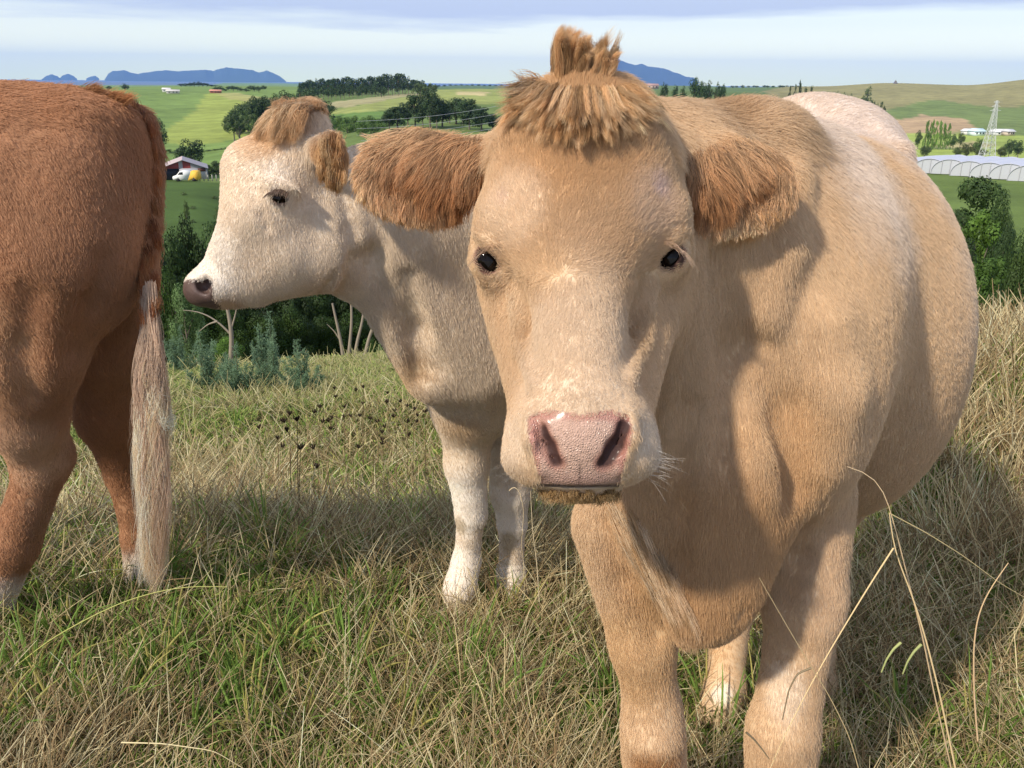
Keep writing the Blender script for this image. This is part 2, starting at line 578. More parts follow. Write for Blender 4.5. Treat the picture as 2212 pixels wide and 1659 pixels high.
    # grooves below the eyes
    b.C((1090, 610, 1.065), 7, (1128, 690, 1.04), 9, k=0.03, sub=True)
    b.C((1412, 600, 1.065), 7, (1378, 700, 1.04), 9, k=0.03, sub=True)
    ridge(b, [(1715, 380), (1690, 540), (1650, 700)], [12, 14, 10], 0.05, 1.3)          # shoulder blade
    ridge(b, [(1640, 900), (1625, 980), (1640, 1050)], [18, 26, 18], 0.06, 1.1)    # point of the shoulder
    ridge(b, [(1790, 700), (1800, 850), (1770, 1000)], [16, 20, 16], 0.07, 1.3)
    ridge(b, [(1905, 290), (1945, 330)], [20, 24], 0.04)                      # hip bone
    ridge(b, [(1120, 640), (1135, 740), (1160, 830)], [9, 11, 8], 0.02)       # cheek bone
    ridge(b, [(1395, 620), (1385, 720), (1355, 820)], [8, 10, 8], 0.02)
    # folds of loose skin, muscle lines
    groove(b, [(1490, 880), (1470, 1000), (1462, 1110), (1466, 1220), (1482, 1320)], [14, 18, 22, 20, 12], 0.03, -0.004)
    groove(b, [(1745, 1130), (1724, 1210), (1688, 1290), (1640, 1348)], [10, 20, 22, 14], 0.03, -0.004)
    groove(b, [(1600, 1330), (1618, 1310), (1640, 1300)], [5, 6, 4], 0.015)
    groove(b, [(1300, 1130), (1345, 1260), (1425, 1370)], [8, 16, 12], 0.03, -0.004)
    groove(b, [(1640, 760), (1700, 900), (1720, 1050)], [10, 14, 10], 0.06, -0.006)
    groove(b, [(1560, 560), (1590, 760), (1570, 980)], [10, 14, 10], 0.06, -0.006)
    # ears
    ear_shape(b, -1)
    ear_shape(b, 1)
    return b


def hoof(b, vx, vy, Y, r, fd):
    """two toes below a fetlock at (vx, vy, Y); r leg radius in metres; fd facing direction"""
    a = U(vx, vy, Y); g = CAMZ - drop_near(a[0], a[1]); f = nrm(np.array([fd[0], fd[1], 0.0])); sd = np.array([-f[1], f[0], 0])
    a = np.array([a[0], a[1], max(a[2], g + 0.07)])
    for q in (-1, 1):
        tip = np.array([a[0], a[1], g + 0.022]) + f * 0.055 + sd * q * r * 0.52
        b.Cw(a + sd * q * r * 0.25, r * 0.75, tip, r * 0.62, k=0.012)
        b.Cw(tip + f * 0.02, r * 0.50, tip - f * 0.045 + sd * q * 0.006, r * 0.58, k=0.01)


def ear_shape(b, s):
    if s < 0:
        b.C((1060, 345, 1.21), 50, (985, 360, 1.22), 60, k=0.03, fl=(Fw, 0.6))
        b.E(885, 374, 1.235, 116, 92, 0.026, rot=-12, k=0.03)
        b.E(905, 420, 1.225, 88, 60, 0.024, rot=22, k=0.02)
        b.E(862, 375, 1.20, 66, 40, 0.020, rot=-25, k=0.02, sub=True)
    else:
        b.C((1450, 350, 1.21), 50, (1515, 375, 1.22), 52, k=0.03, fl=(Fw, 0.6))
        b.E(1602, 400, 1.235, 116, 90, 0.026, rot=14, k=0.03)
        b.E(1585, 440, 1.225, 84, 66, 0.024, rot=-18, k=0.02)
        b.E(1640, 400, 1.20, 58, 40, 0.020, rot=25, k=0.02, sub=True)


def middle_cow():
    b = Body()
    # trunk runs back to the right, mostly behind the front cow
    b.E(1290, 640, 2.75, 250, 300, 0.40, k=0.1)
    b.E(1480, 620, 3.3, 220, 270, 0.50, k=0.1)
    b.E(1640, 520, 3.8, 150, 180, 0.35, k=0.1)
    b.E(1150, 620, 2.50, 170, 300, 0.22, k=0.08)
    b.E(1060, 800, 2.40, 110, 140, 0.17, k=0.06)         # chest
    b.E(1005, 868, 2.36, 76, 82, 0.11, k=0.05)
    b.E(935, 800, 2.33, 52, 90, 0.07, rot=-30, k=0.05)           # brisket
    b.dy = -0.07
    b.C((890, 430, 2.24), 128, (1080, 520, 2.42), 205, k=0.08)      # neck
    b.C((860, 560, 2.20), 92, (1030, 760, 2.34), 120, k=0.08)
    b.C((800, 600, 2.17), 50, (940, 800, 2.28), 70, k=0.06)
    b.C((790, 410, 2.18), 92, (900, 470, 2.24), 120, k=0.06)
    b.dy = 0.0
    # front legs
    b.C((1010, 860, 2.38), 62, (1008, 1000, 2.38), 46, k=0.05)
    b.C((1008, 1000, 2.38), 44, (1018, 1110, 2.38), 34, k=0.03)
    b.C((1018, 1110, 2.38), 29, (1008, 1210, 2.38), 26, k=0.02)
    b.C((1008, 1210, 2.38), 30, (992, 1275, 2.34), 36, k=0.02)
    b.C((1110, 900, 2.52), 62, (1102, 1060, 2.50), 42, k=0.05)
    b.C((1102, 1060, 2.50), 38, (1106, 1130, 2.50), 32, k=0.03)
    b.C((1106, 1140, 2.50), 27, (1104, 1240, 2.49), 26, k=0.02)
    b.C((1104, 1240, 2.49), 32, (1102, 1320, 2.45), 38, k=0.02)
    # hind legs
    b.C((1620, 640, 3.75), 90, (1600, 900, 3.7), 45, k=0.06)
    b.C((1600, 900, 3.7), 38, (1590, 1080, 3.65), 24, k=0.04)
    b.C((1480, 700, 3.5), 90, (1500, 900, 3.5), 45, k=0.06)
    b.C((1500, 900, 3.5), 38, (1500, 1110, 3.45), 24, k=0.04)
    for v in ((995, 1262, 2.35), (1103, 1305, 2.46), (1590, 1080, 3.65), (1500, 1110, 3.45)):
        hoof(b, *v, 0.038, (-0.6, -0.8))
    # head in profile, facing left
    b.dy = -0.14
    b.E(640, 345, 2.16, 92, 85, 0.088, rot=-25, k=0.04)        # cranium and poll
    b.E(560, 372, 2.13, 80, 72, 0.075, rot=20, k=0.04)
    b.E(640, 270, 2.17, 62, 42, 0.06, k=0.03)
    b.E(590, 440, 2.12, 100, 92, 0.085, k=0.04)
    b.E(700, 470, 2.17, 88, 118, 0.082, k=0.04)
    b.C((560, 470, 2.12), 76, (480, 590, 2.10), 44, k=0.04)
    b.C((620, 540, 2.13), 78, (510, 610, 2.11), 46, k=0.04)
    b.C((700, 560, 2.17), 72, (560, 615, 2.13), 38, k=0.04)
    b.E(462, 618, 2.10, 52, 44, 0.058, rot=-12, k=0.03)        # muzzle
    b.E(432, 624, 2.10, 32, 36, 0.045, rot=20, k=0.02)
    b.C((470, 648, 2.10), 17, (560, 636, 2.12), 20, k=0.02)
    b.C((735, 500, 2.20), 80, (760, 590, 2.24), 55, k=0.05)
    b.E(438, 620, 2.050, 12, 17, 0.026, rot=-50, k=0.010, sub=True)   # nostril
    b.E(450, 608, 2.050, 7, 10, 0.020, rot=-35, k=0.01, sub=True)
    b.E(604, 424, 2.055, 34, 25, 0.030, rot=12, k=0.02)
    b.E(602, 426, 2.022, 24, 9, 0.026, rot=14, k=0.006, sub=True)    # eye slit
    b.E(606, 403, 2.045, 40, 9, 0.020, rot=12, k=0.02)               # brow
    b.C((465, 646, 2.035), 1.5, (545, 630, 2.04), 1.2, k=0.012, sub=True)   # mouth
    groove(b, [(745, 420), (762, 500), (765, 570), (742, 625)], [8, 12, 12, 8], 0.03, -0.003, 1.5)     # behind the jaw
    groove(b, [(566, 462), (578, 490), (572, 520)], [1.5, 2, 1.5], 0.02, None, 1.5)
    groove(b, [(690, 632), (712, 612), (722, 590)], [3, 4, 2], 0.02, None, 1.5)
    groove(b, [(800, 560), (880, 700), (930, 800)], [8, 14, 10], 0.06, -0.006, 1.5)
    groove(b, [(880, 600), (900, 720), (900, 820)], [6, 12, 8], 0.05, -0.006, 1.5)
    # near ear and far ear
    b.C((672, 315, 2.12), 26, (702, 325, 2.06), 26, k=0.02)
    b.E(718, 340, 2.035, 29, 56, 0.026, rot=-4, k=0.02)
    b.E(729, 345, 2.005, 9, 32, 0.016, rot=-4, k=0.012, sub=True)
    b.E(672, 248, 2.25, 30, 38, 0.03, rot=-15, k=0.03)
    return b


def brown_cow():
    b = Body()
    # hind quarter seen from its left side
    b.E(90, 436, 2.06, 225, 233, 0.25, k=0.08)
    b.E(-180, 438, 2.02, 330, 238, 0.28, k=0.10)
    b.E(-520, 462, 2.00, 330, 245, 0.28, k=0.10)
    b.C((-400, 266, 2.04), 58, (150, 270, 2.08), 58, k=0.07)
    b.E(212, 298, 2.10, 86, 78, 0.15, k=0.05)
    b.E(262, 300, 2.12, 48, 66, 0.09, k=0.05)
    b.E(215, 430, 2.05, 96, 170, 0.19, rot=4, k=0.06)
    b.E(195, 560, 2.0, 78, 130, 0.14, rot=-16, k=0.06)
    b.C((120, 560, 1.93), 150, (58, 760, 1.93), 108, k=0.08)       # near thigh
    b.C((58, 760, 1.93), 100, (56, 900, 1.96), 76, k=0.06)
    b.C((56, 900, 1.97), 74, (88, 990, 2.03), 56, k=0.04)
    b.C((100, 985, 2.03), 48, (30, 1180, 2.01), 46, k=0.04)
    b.C((30, 1180, 2.01), 44, (-30, 1330, 1.99), 42, k=0.03)
    b.C((-30, 1330, 1.99), 46, (-50, 1400, 1.97), 52, k=0.03)
    b.C((235, 560, 2.22), 78, (222, 760, 2.25), 72, k=0.06)        # far thigh and leg
    b.C((222, 760, 2.25), 72, (232, 900, 2.30), 60, k=0.05)
    b.C((232, 890, 2.30), 58, (272, 1020, 2.36), 40, k=0.04)
    b.C((272, 1020, 2.36), 37, (306, 1160, 2.34), 36, k=0.03)
    b.C((306, 1160, 2.34), 38, (316, 1262, 2.32), 42, k=0.03)
    b.E(-330, 650, 2.0, 300, 90, 0.20, k=0.10)
    groove(b, [(225, 560), (200, 660), (160, 760)], [10, 14, 10], 0.05, -0.006, 1.4)
    groove(b, [(60, 640), (40, 760), (60, 860)], [8, 14, 10], 0.06, -0.008, 1.4)
    # front end of the animal, out of the picture to the left
    b.C((-760, 400, 2.0), 190, (-1050, 330, 1.95), 120, k=0.1)
    b.C((-1050, 330, 1.95), 120, (-1250, 300, 1.9), 95, k=0.08)
    b.C((-1250, 300, 1.9), 90, (-1400, 450, 1.85), 55, k=0.06)
    b.C((-720, 650, 1.9), 90, (-700, 1000, 1.9), 45, k=0.06)
    b.C((-700, 1000, 1.9), 42, (-700, 1320, 1.9), 36, k=0.04)
    b.C((-640, 650, 2.2), 80, (-640, 950, 2.2), 40, k=0.06)
    b.C((-640, 950, 2.2), 38, (-640, 1230, 2.2), 32, k=0.04)
    for v in ((-45, 1385, 1.98), (316, 1255, 2.32), (-700, 1320, 1.9), (-640, 1230, 2.2)):
        hoof(b, *v, 0.042, (-1, -0.05))
    # tail head and dock
    b.C((232, 236, 2.13), 28, (296, 266, 2.16), 27, k=0.03)
    b.C((298, 262, 2.16), 27, (326, 330, 2.17), 23, k=0.02)
    b.C((326, 330, 2.15), 22, (328, 480, 2.05), 18, k=0.012)
    b.C((328, 480, 2.05), 18, (322, 650, 1.94), 14, k=0.01)
    b.C((322, 650, 1.94), 14, (322, 820, 1.90), 9, k=0.01)
    return b
# ------------------------------------------------------------------ coats
def proj(P):
    q = P - EYE; t = q @ Fw
    return CX + FV * (q @ Rt) / t, CY - FV * (q @ Up) / t, t


SHB = 0.0


def srgb(r, g, b):
    c = np.array([r, g, b], float) / 255
    return np.where(c <= 0.04045, c / 12.92, ((c + 0.055) / 1.055) ** 2.4)


def spots(P, base, L):
    """natural colouring of the coat: soft patches (centre, radius in metres, colour, strength)"""
    c = np.tile(np.asarray(base, float), (len(P), 1))
    for (vx, vy, Y, r, col, st) in L:
        a = U(vx, vy, Y - (SHB if vx < 790 and vy < 700 else 0.0)); d = np.linalg.norm((P - a) / np.asarray(r, float), axis=1)
        w = st * (1 - sstep(0.45, 1.0, d + 0.18 * fbm(P, 22, 5)))
        c = c * (1 - w[:, None]) + np.asarray(col) * w[:, None]
    return c


def field(P, base, L):
    """lie of the hair: weighted directions round anchors"""
    v = np.tile(np.asarray(base, float), (len(P), 1)); w0 = np.full(len(P), 0.06)
    acc = v * w0[:, None]
    for (vx, vy, Y, s, d) in L:
        a = U(vx, vy, Y - (SHB if vx < 790 and vy < 700 else 0.0)); w = np.exp(-((P - a) ** 2).sum(1) / (2 * s * s))
        acc += w[:, None] * nrm(d)
    return nrm(acc)


def img(dx, dy, df=0.0):
    """direction: right, down in the photo's frame, and away"""
    return Rt * dx - Up * dy + Fw * df


def sample(V, F, n, wfun, rng):
    """n points on the triangles F, weight per face from wfun(centroid, normal)"""
    A, B, C = V[F[:, 0]], V[F[:, 1]], V[F[:, 2]]
    cr = np.cross(B - A, C - A); ar = np.linalg.norm(cr, axis=1) / 2
    nn = nrm(cr)
    w = ar * wfun((A + B + C) / 3, nn)
    cum = np.cumsum(w); f = np.searchsorted(cum, rng.random(n) * cum[-1])
    f = np.clip(f, 0, len(F) - 1)
    u, v = rng.random(n), rng.random(n); s = u + v > 1; u[s] = 1 - u[s]; v[s] = 1 - v[s]
    P = A[f] + (B - A)[f] * u[:, None] + (C - A)[f] * v[:, None]
    return P, f


def tris_of(Q, T=None):
    F = np.concatenate([Q[:, [0, 1, 2]], Q[:, [0, 2, 3]]])
    if T is not None and len(T): F = np.concatenate([F, T])
    return F


def coat(name, body, V, F, n, wfun, lenf, dirf, colf, radf, mat, parent, lift=0.35, kids=9, spread=0.006, clump=0.45, wave=0.22, seed=1, k=4, scat=0.10):
    rng = np.random.default_rng(seed)
    nc = n // kids
    Pc, _ = sample(V, F, nc, wfun, rng)
    Nc = body.normal(Pc)
    base = dirf(Pc, Nc)
    # slow waviness of the coat plus clump-to-clump scatter
    wv = np.stack([vnoise(Pc, 28, 3), vnoise(Pc, 28, 4), vnoise(Pc, 28, 6)], 1) * wave + rng.normal(0, 1, (nc, 3)) * (scat(Pc)[:, None] if callable(scat) else scat)
    d = base + wv
    d = nrm(d - (d * Nc).sum(1, keepdims=True) * Nc)
    L = lenf(Pc) * rng.uniform(0.75, 1.2, nc)
    lf = lift * rng.uniform(0.6, 1.4, nc)
    tcol = colf(Pc) * rng.uniform(0.95, 1.05, (nc, 1))
    rep = np.repeat(np.arange(nc), kids); m = len(rep)
    t1 = nrm(np.cross(Nc, d)); sp = spread * rng.normal(0, 1, (m, 2)) * np.minimum(1.0, (L[rep, None] / 0.012) ** 0.5)
    P0 = Pc[rep] + t1[rep] * sp[:, :1] + d[rep] * sp[:, 1:2]
    P0 = P0 - Nc[rep] * (0.4 * (sp ** 2).sum(1) / 0.12)[:, None] - Nc[rep] * 0.0006
    own = nrm(d[rep] + rng.normal(0, 0.10, (m, 3)))
    Lk = L[rep] * rng.uniform(0.75, 1.15, m)
    keep = Lk > 0.0012
    # where the hide is hollow the hair rides up over it instead of diving in
    tc_ = Pc + d * L[:, None] * 0.95 + Nc * (L * lf * 0.55)[:, None]; need = np.clip(0.20 * L - body.eval(tc_), 0, 0.016)
    s = np.linspace(0, 1, k)
    P = np.zeros((m, k, 3))
    tip = Nc[rep] * need[rep, None] + Pc[rep] + d[rep] * L[rep, None] * 0.95 + Nc[rep] * (L * lf)[rep, None] * 0.55
    for j, sj in enumerate(s):
        q = P0 + own * (Lk * sj)[:, None] + Nc[rep] * (Lk * lf[rep] * (sj * 0.95 - 0.38 * sj * sj) + need[rep] * sj * sj)[:, None]
        q[:, 2] -= 0.10 * Lk * sj * sj
        cj = (clump(P0)[:, None] if callable(clump) else clump) * sj * sj
        tgt = tip + t1[rep] * sp[:, :1] * 0.25
        P[:, j] = q * (1 - cj) + tgt * cj
    tw = np.array([1.0, 0.95, 0.75, 0.25]) if k == 4 else np.linspace(1, 0.2, k)
    R = radf(P0)[:, None] * tw[None, :]
    col = tcol[rep] * rng.uniform(0.95, 1.05, (m, 1))
    return curves_np(name, P[keep], R[keep], np.clip(col[keep], 0, 0.95), mat, parent)


def hair_mat(name, rough=0.55, spec=0.35, trans=0.25):
    mt = bpy.data.materials.new(name); mt.use_nodes = True; nt = mt.node_tree
    b = nt.nodes['Principled BSDF']; b.inputs['Roughness'].default_value = rough; b.inputs['Specular IOR Level'].default_value = spec
    a = nt.nodes.new('ShaderNodeAttribute'); a.attribute_name = 'albedo'
    h = nt.nodes.new('ShaderNodeHairInfo')
    # roots a little deeper in colour than the tips along every strand
    mr = nt.nodes.new('ShaderNodeMapRange'); mr.inputs[3].default_value = 0.80; mr.inputs[4].default_value = 1.12
    nt.links.new(h.outputs['Intercept'], mr.inputs[0])
    mx = nt.nodes.new('ShaderNodeVectorMath'); mx.operation = 'SCALE'
    nt.links.new(a.outputs['Color'], mx.inputs[0]); nt.links.new(mr.outputs[0], mx.inputs['Scale'])
    nt.links.new(mx.outputs[0], b.inputs['Base Color'])
    tr = nt.nodes.new('ShaderNodeBsdfTranslucent'); nt.links.new(mx.outputs[0], tr.inputs['Color'])
    ms = nt.nodes.new('ShaderNodeMixShader'); ms.inputs[0].default_value = trans
    nt.links.new(b.outputs[0], ms.inputs[1]); nt.links.new(tr.outputs[0], ms.inputs[2])
    nt.links.new(ms.outputs[0], nt.nodes['Material Output'].inputs['Surface'])
    return mt


def skin_mat(name):
    """hide under the coat, bare moist skin where the 'wet' attribute says so"""
    mt = bpy.data.materials.new(name); mt.use_nodes = True; nt = mt.node_tree
    b = nt.nodes['Principled BSDF']
    a = nt.nodes.new('ShaderNodeAttribute'); a.attribute_name = 'albedo'
    w = nt.nodes.new('ShaderNodeAttribute'); w.attribute_name = 'wet'
    nt.links.new(a.outputs['Color'], b.inputs['Base Color'])
    mr = nt.nodes.new('ShaderNodeMapRange'); mr.inputs[3].default_value = 0.85; mr.inputs[4].default_value = 0.33
    nt.links.new(w.outputs['Fac'], mr.inputs[0]); nt.links.new(mr.outputs[0], b.inputs['Roughness'])
    b.inputs['Specular IOR Level'].default_value = 0.35
    mw = nt.nodes.new('ShaderNodeMath'); mw.operation = 'MULTIPLY'; mw.inputs[1].default_value = 0.2; nt.links.new(w.outputs['Fac'], mw.inputs[0]); nt.links.new(mw.outputs[0], b.inputs['Coat Weight']); b.inputs['Coat Roughness'].default_value = 0.18
    tc = nt.nodes.new('ShaderNodeTexCoord')
    vo = nt.nodes.new('ShaderNodeTexVoronoi'); vo.inputs['Scale'].default_value = 330; vo.feature = 'DISTANCE_TO_EDGE'
    no = nt.nodes.new('ShaderNodeTexNoise'); no.inputs['Scale'].default_value = 120; no.inputs['Detail'].default_value = 4
    nt.links.new(tc.outputs['Object'], vo.inputs['Vector']); nt.links.new(tc.outputs['Object'], no.inputs['Vector'])
    ad = nt.nodes.new('ShaderNodeMath'); ad.operation = 'MULTIPLY_ADD'; ad.inputs[1].default_value = 3.0
    nt.links.new(vo.outputs['Distance'], ad.inputs[0]); nt.links.new(no.outputs['Fac'], ad.inputs[2])
    bp = nt.nodes.new('ShaderNodeBump'); bp.inputs['Distance'].default_value = 0.0008
    nt.links.new(ad.outputs[0], bp.inputs['Height'])
    nt.links.new(w.outputs['Fac'], bp.inputs['Strength'])
    nt.links.new(bp.outputs[0], b.inputs['Normal'])
    return mt


def inpoly(x, y, poly):
    poly = np.asarray(poly, float); ins = np.zeros(len(x), bool); j = len(poly) - 1
    for i in range(len(poly)):
        xi, yi = poly[i]; xj, yj = poly[j]
        c = ((yi > y) != (yj > y)) & (x < (xj - xi) * (y - yi) / (yj - yi + 1e-12) + xi)
        ins ^= c; j = i
    return ins


def add_attr(o, name, vals):
    a = o.data.attributes.new(name, 'FLOAT', 'POINT'); a.data.foreach_set('value', np.asarray(vals, np.float32))


def eyeball(parent, c, r, iris=(0.02, 0.010, 0.006)):
    bm = bmesh.new(); bmesh.ops.create_uvsphere(bm, u_segments=32, v_segments=20, radius=r)
    me = bpy.data.meshes.new('eye'); bm.to_mesh(me); bm.free()
    me.polygons.foreach_set('use_smooth', np.ones(len(me.polygons), bool))
    o = bpy.data.objects.new('eye', me); COL.objects.link(o); me.materials.append(EYE_M)
    o.parent = parent; o.location = (np.asarray(c) - np.array(parent.location)).tolist()
    return o


def strands(name, guides, n, r_root, spread, col, mat, parent, rad=0.0006, seed=3, jit=0.3, curl=0.0, tipw=0.6, k=12):
    """long hair along guide polylines [(points (m,3), weight)], each strand offset inside the lock"""
    rng = np.random.default_rng(seed)
    W = np.array([g[1] for g in guides], float); W /= W.sum()
    gi = rng.choice(len(guides), n, p=W)
    s = np.linspace(0, 1, k)
    out = np.zeros((n, k, 3)); cols = np.zeros((n, 3))
    for q, g in enumerate(guides):
        m = np.where(gi == q)[0]
        if not len(m): continue
        G = np.asarray(g[0], float); L = np.r_[0, np.cumsum(np.linalg.norm(np.diff(G, axis=0), axis=1))]; tot = L[-1]; L /= tot
        gp = np.stack([np.interp(s, L, G[:, i]) for i in range(3)], 1)
        # smooth
        for _ in range(2):
            gp[1:-1] = gp[1:-1] * 0.5 + (gp[:-2] + gp[2:]) * 0.25
        off = rng.normal(0, 1, (len(m), 3)) * r_root
        off2 = off * tipw + rng.normal(0, 1, (len(m), 3)) * spread
        ln = rng.uniform(0.65, 1.05, len(m))
        ph = rng.uniform(0, 6.28, (len(m), 3)) * 0.4 + (q * 1.7)
        for j, sj in enumerate(s):
            x = sj * ln
            pos = np.stack([np.interp(x, s, gp[:, i]) for i in range(3)], 1)
            out[m, j] = pos + off * (1 - sj) + off2 * sj + curl * sj * np.sin(ph + 9 * sj)
        c = g[2] if len(g) > 2 else col
        cols[m] = np.asarray(c) * rng.uniform(0.85, 1.12, (len(m), 1)) * rng.uniform(0.62, 1.28)
    R = rad * np.interp(s, [0, 0.2, 0.7, 1], [0.9, 1, 0.8, 0.15])
    return curves_np(name, out, R, np.clip(cols, 0, 0.95), mat, parent)
# ------------------------------------------------------------------ the land: one height field from the paddock to the coast
def az_of(vx, vy):
    d = ray(vx, vy); return math.atan2(d[0], d[1])


def tan_at(az, vy):
    """how steeply one looks down at height vy of the photo, in compass direction az"""
    b = (vy - CY) / FV; T = math.tan(az)
    a = (T * (Fw[1] - Up[1] * b) - (Fw[0] - Up[0] * b)) / (Rt[0] - T * Rt[1])
    d = Fw + Rt * a - Up * b
    return -d[2] / math.hypot(d[0], d[1])


# columns: reference vx (taken at vy 330), [(distance, vy) or (distance, None, drop)]
LANDCOL = [
    (-500, [(7, None, 2.6), (12, None, 3.7), (16, None, 5.0), (30, None, 11), (60, None, 16), (100, 520), (175, 390), (240, 345), (300, 300), (640, 205), (950, 192), (1500, None, 20), (4000, None, 24), (5200, None, 30), (9000, None, 34)]),
    (100, [(7, None, 2.60), (12, None, 3.75), (15, None, 4.75), (30, None, 11), (60, None, 16), (100, 520), (175, 390), (240, 345), (300, 300), (650, 196), (950, 188), (1500, None, 20), (4000, None, 24), (5200, None, 30), (9000, None, 34)]),
    (400, [(7, None, 2.65), (11, None, 3.62), (15, None, 4.72), (30, None, 11), (60, None, 16), (100, 520), (168, 392), (190, 388), (240, 345), (300, 312), (520, 232), (660, 200), (950, 186), (1500, None, 20), (4000, None, 24), (5200, None, 30), (9000, None, 34)]),
    (600, [(7, None, 2.65), (12, None, 3.90), (16, None, 5.05), (30, None, 11), (60, None, 17), (120, None, 22), (200, 345), (300, 300), (420, 250), (560, 214), (700, 198), (1000, 188), (1500, None, 20), (4000, None, 24), (5200, None, 30), (9000, None, 34)]),
    (820, [(7, None, 2.6), (12, None, 3.85), (16, None, 5.0), (30, None, 11), (70, None, 19), (160, 330), (220, 290), (330, 246), (430, 217), (560, 208), (700, 200), (1100, 191), (1600, None, 20), (4000, None, 24), (5200, None, 30), (9000, None, 34)]),
    (1010, [(7, None, 2.5), (12, None, 3.7), (30, None, 10), (70, None, 19), (160, 330), (220, 290), (330, 240), (480, 206), (620, 196), (800, 194), (1300, 188), (2200, 184), (4000, None, 24), (5200, None, 30), (9000, None, 34)]),
    (1500, [(7, None, 2.3), (12, None, 3.5), (30, None, 10), (70, None, 19), (160, 330), (330, 255), (600, 214), (900, 196), (1500, 189), (2500, 185), (4000, None, 24), (5200, None, 30), (9000, None, 34)]),
    (1750, [(7, None, 2.2), (12, None, 3.4), (30, None, 10), (100, None, 20), (300, 350), (500, 290), (800, 225), (1300, 188), (1600, 186), (2500, None, 22), (4000, None, 24), (5200, None, 30), (9000, None, 34)]),
    (1900, [(7, None, 2.0), (10, None, 2.6), (30, None, 9), (100, None, 19), (215, 372), (300, 350), (430, 338), (600, 290), (850, 240), (1300, 180), (1600, 181), (2500, None, 22), (4000, None, 24), (5200, None, 30), (9000, None, 34)]),
    (2050, [(6, None, 1.72), (8, None, 2.02), (10, None, 2.6), (30, None, 9), (60, None, 13), (130, None, 20), (205, 374), (300, 352), (430, 340), (600, 288), (850, 240), (1250, 184), (1600, 186), (2500, None, 22), (4000, None, 24), (5200, None, 30), (9000, None, 34)]),
    (2230, [(6, None, 1.65), (8, None, 1.95), (10, None, 2.6), (30, None, 9), (60, None, 13), (130, None, 20), (200, 386), (300, 356), (430, 342), (600, 290), (850, 244), (1250, 172), (1700, 168), (2500, None, 22), (4000, None, 24), (5200, None, 30), (9000, None, 34)]),
    (2700, [(6, None, 1.60), (8, None, 1.9), (10, None, 2.6), (30, None, 9), (60, None, 13), (130, None, 20), (200, 386), (300, 356), (430, 342), (600, 290), (850, 244), (1250, 168), (1700, 160), (2500, None, 22), (4000, None, 24), (5200, None, 30), (9000, None, 34)]),
]
_az = []; _prof = []
LR = np.linspace(math.log(5.0), math.log(9000.0), 500)
for vx, pts in LANDCOL:
    a = az_of(vx, 330); _az.append(a)
    r = np.array([p[0] for p in pts], float)
    dz = np.array([p[2] if len(p) == 3 else p[0] * tan_at(a, p[1]) for p in pts])
    y = np.interp(np.exp(LR), r, dz)
    ker = np.exp(-np.linspace(-2, 2, 17) ** 2); ker /= ker.sum()
    yp = np.pad(y, 8, mode='edge'); y = np.convolve(yp, ker, 'valid')
    _prof.append(y)
_az = np.array(_az); _prof = np.array(_prof)


def drop_far(x, y):
    r = np.hypot(x, y); a = np.arctan2(x, y)
    a = np.clip(a, _az[0], _az[-1] - 1e-6)
    i = np.clip(np.searchsorted(_az, a, side='right') - 1, 0, len(_az) - 2)
    t = (a - _az[i]) / (_az[i + 1] - _az[i]); t = t * t * (3 - 2 * t)
    q = np.clip((np.log(np.maximum(r, 5.0)) - LR[0]) / (LR[-1] - LR[0]) * (len(LR) - 1), 0, len(LR) - 1.001)
    j = q.astype(int); f = q - j
    p = lambda ii: _prof[ii, j] * (1 - f) + _prof[ii, j + 1] * f
    return p(i) * (1 - t) + p(i + 1) * t


def land_drop(x, y):
    x = np.asarray(x, float); y = np.asarray(y, float)
    r = np.hypot(x, y)
    w = sstep(2.8, 6.5, r)
    d = drop_near(x, y) * (1 - w) + drop_far(x, y) * w
    P = np.stack([x, y], -1)
    d = d + 0.018 * vnoise(P, 1.6, 31) * sstep(2.6, 4, r) + 0.05 * vnoise(P, 0.45, 32) * sstep(4, 8, r)
    far = sstep(60, 250, r)
    d = d + far * (0.0022 * r * fbm(P / np.maximum(60, r * 0.28)[..., None], 1.0, 40, 3))
    return d


def gz_at(x, y):
    return CAMZ - float(land_drop(np.array([x]), np.array([y]))[0])


def land_pt(vx, dist):
    """ground point in the compass direction of vx (taken near the horizon) at a distance"""
    a = az_of(vx, 300); x, y = dist * math.sin(a), dist * math.cos(a)
    return np.array([x, y, gz_at(x, y)])


def land_hit(vx, vy, r0=40, r1=3000):
    """ground point seen at (vx, vy), searching from r0 metres outwards"""
    d = ray(vx, vy); h = math.hypot(d[0], d[1]); d = d / h
    rs = np.exp(np.linspace(math.log(r0), math.log(r1), 900))
    z = CAMZ + d[2] * rs - (CAMZ - land_drop(d[0] * rs, d[1] * rs))
    k = np.where(z < 0)[0]
    r = rs[k[0]] if len(k) else r1
    return np.array([d[0] * r, d[1] * r, gz_at(d[0] * r, d[1] * r)])


# mesh: fan of rings round the viewpoint, closed behind the camera too
na = 460
azf = np.concatenate([np.linspace(-2.4, _az[0] - 0.26, 24), np.linspace(_az[0] - 0.25, _az[-1] + 0.25, na - 48), np.linspace(_az[-1] + 0.26, 2.4, 24)])
rr = np.concatenate([np.linspace(0.0, 6, 60)[1:], np.exp(np.linspace(math.log(6.2), math.log(9000), 330))])
AZ, RR = np.meshgrid(azf, rr, indexing='ij')
X, Yg = RR * np.sin(AZ), RR * np.cos(AZ)
Z = CAMZ - land_drop(X, Yg)
VG = np.stack([X, Yg, Z], -1).reshape(-1, 3)
nr = len(rr)
ii = (np.arange(na - 1)[:, None] * nr + np.arange(nr - 1)[None]).ravel()
QG = np.stack([ii, ii + 1, ii + nr + 1, ii + nr], 1)[:, ::-1]
gx, gy, gt = proj(VG); gr = np.hypot(VG[:, 0], VG[:, 1])
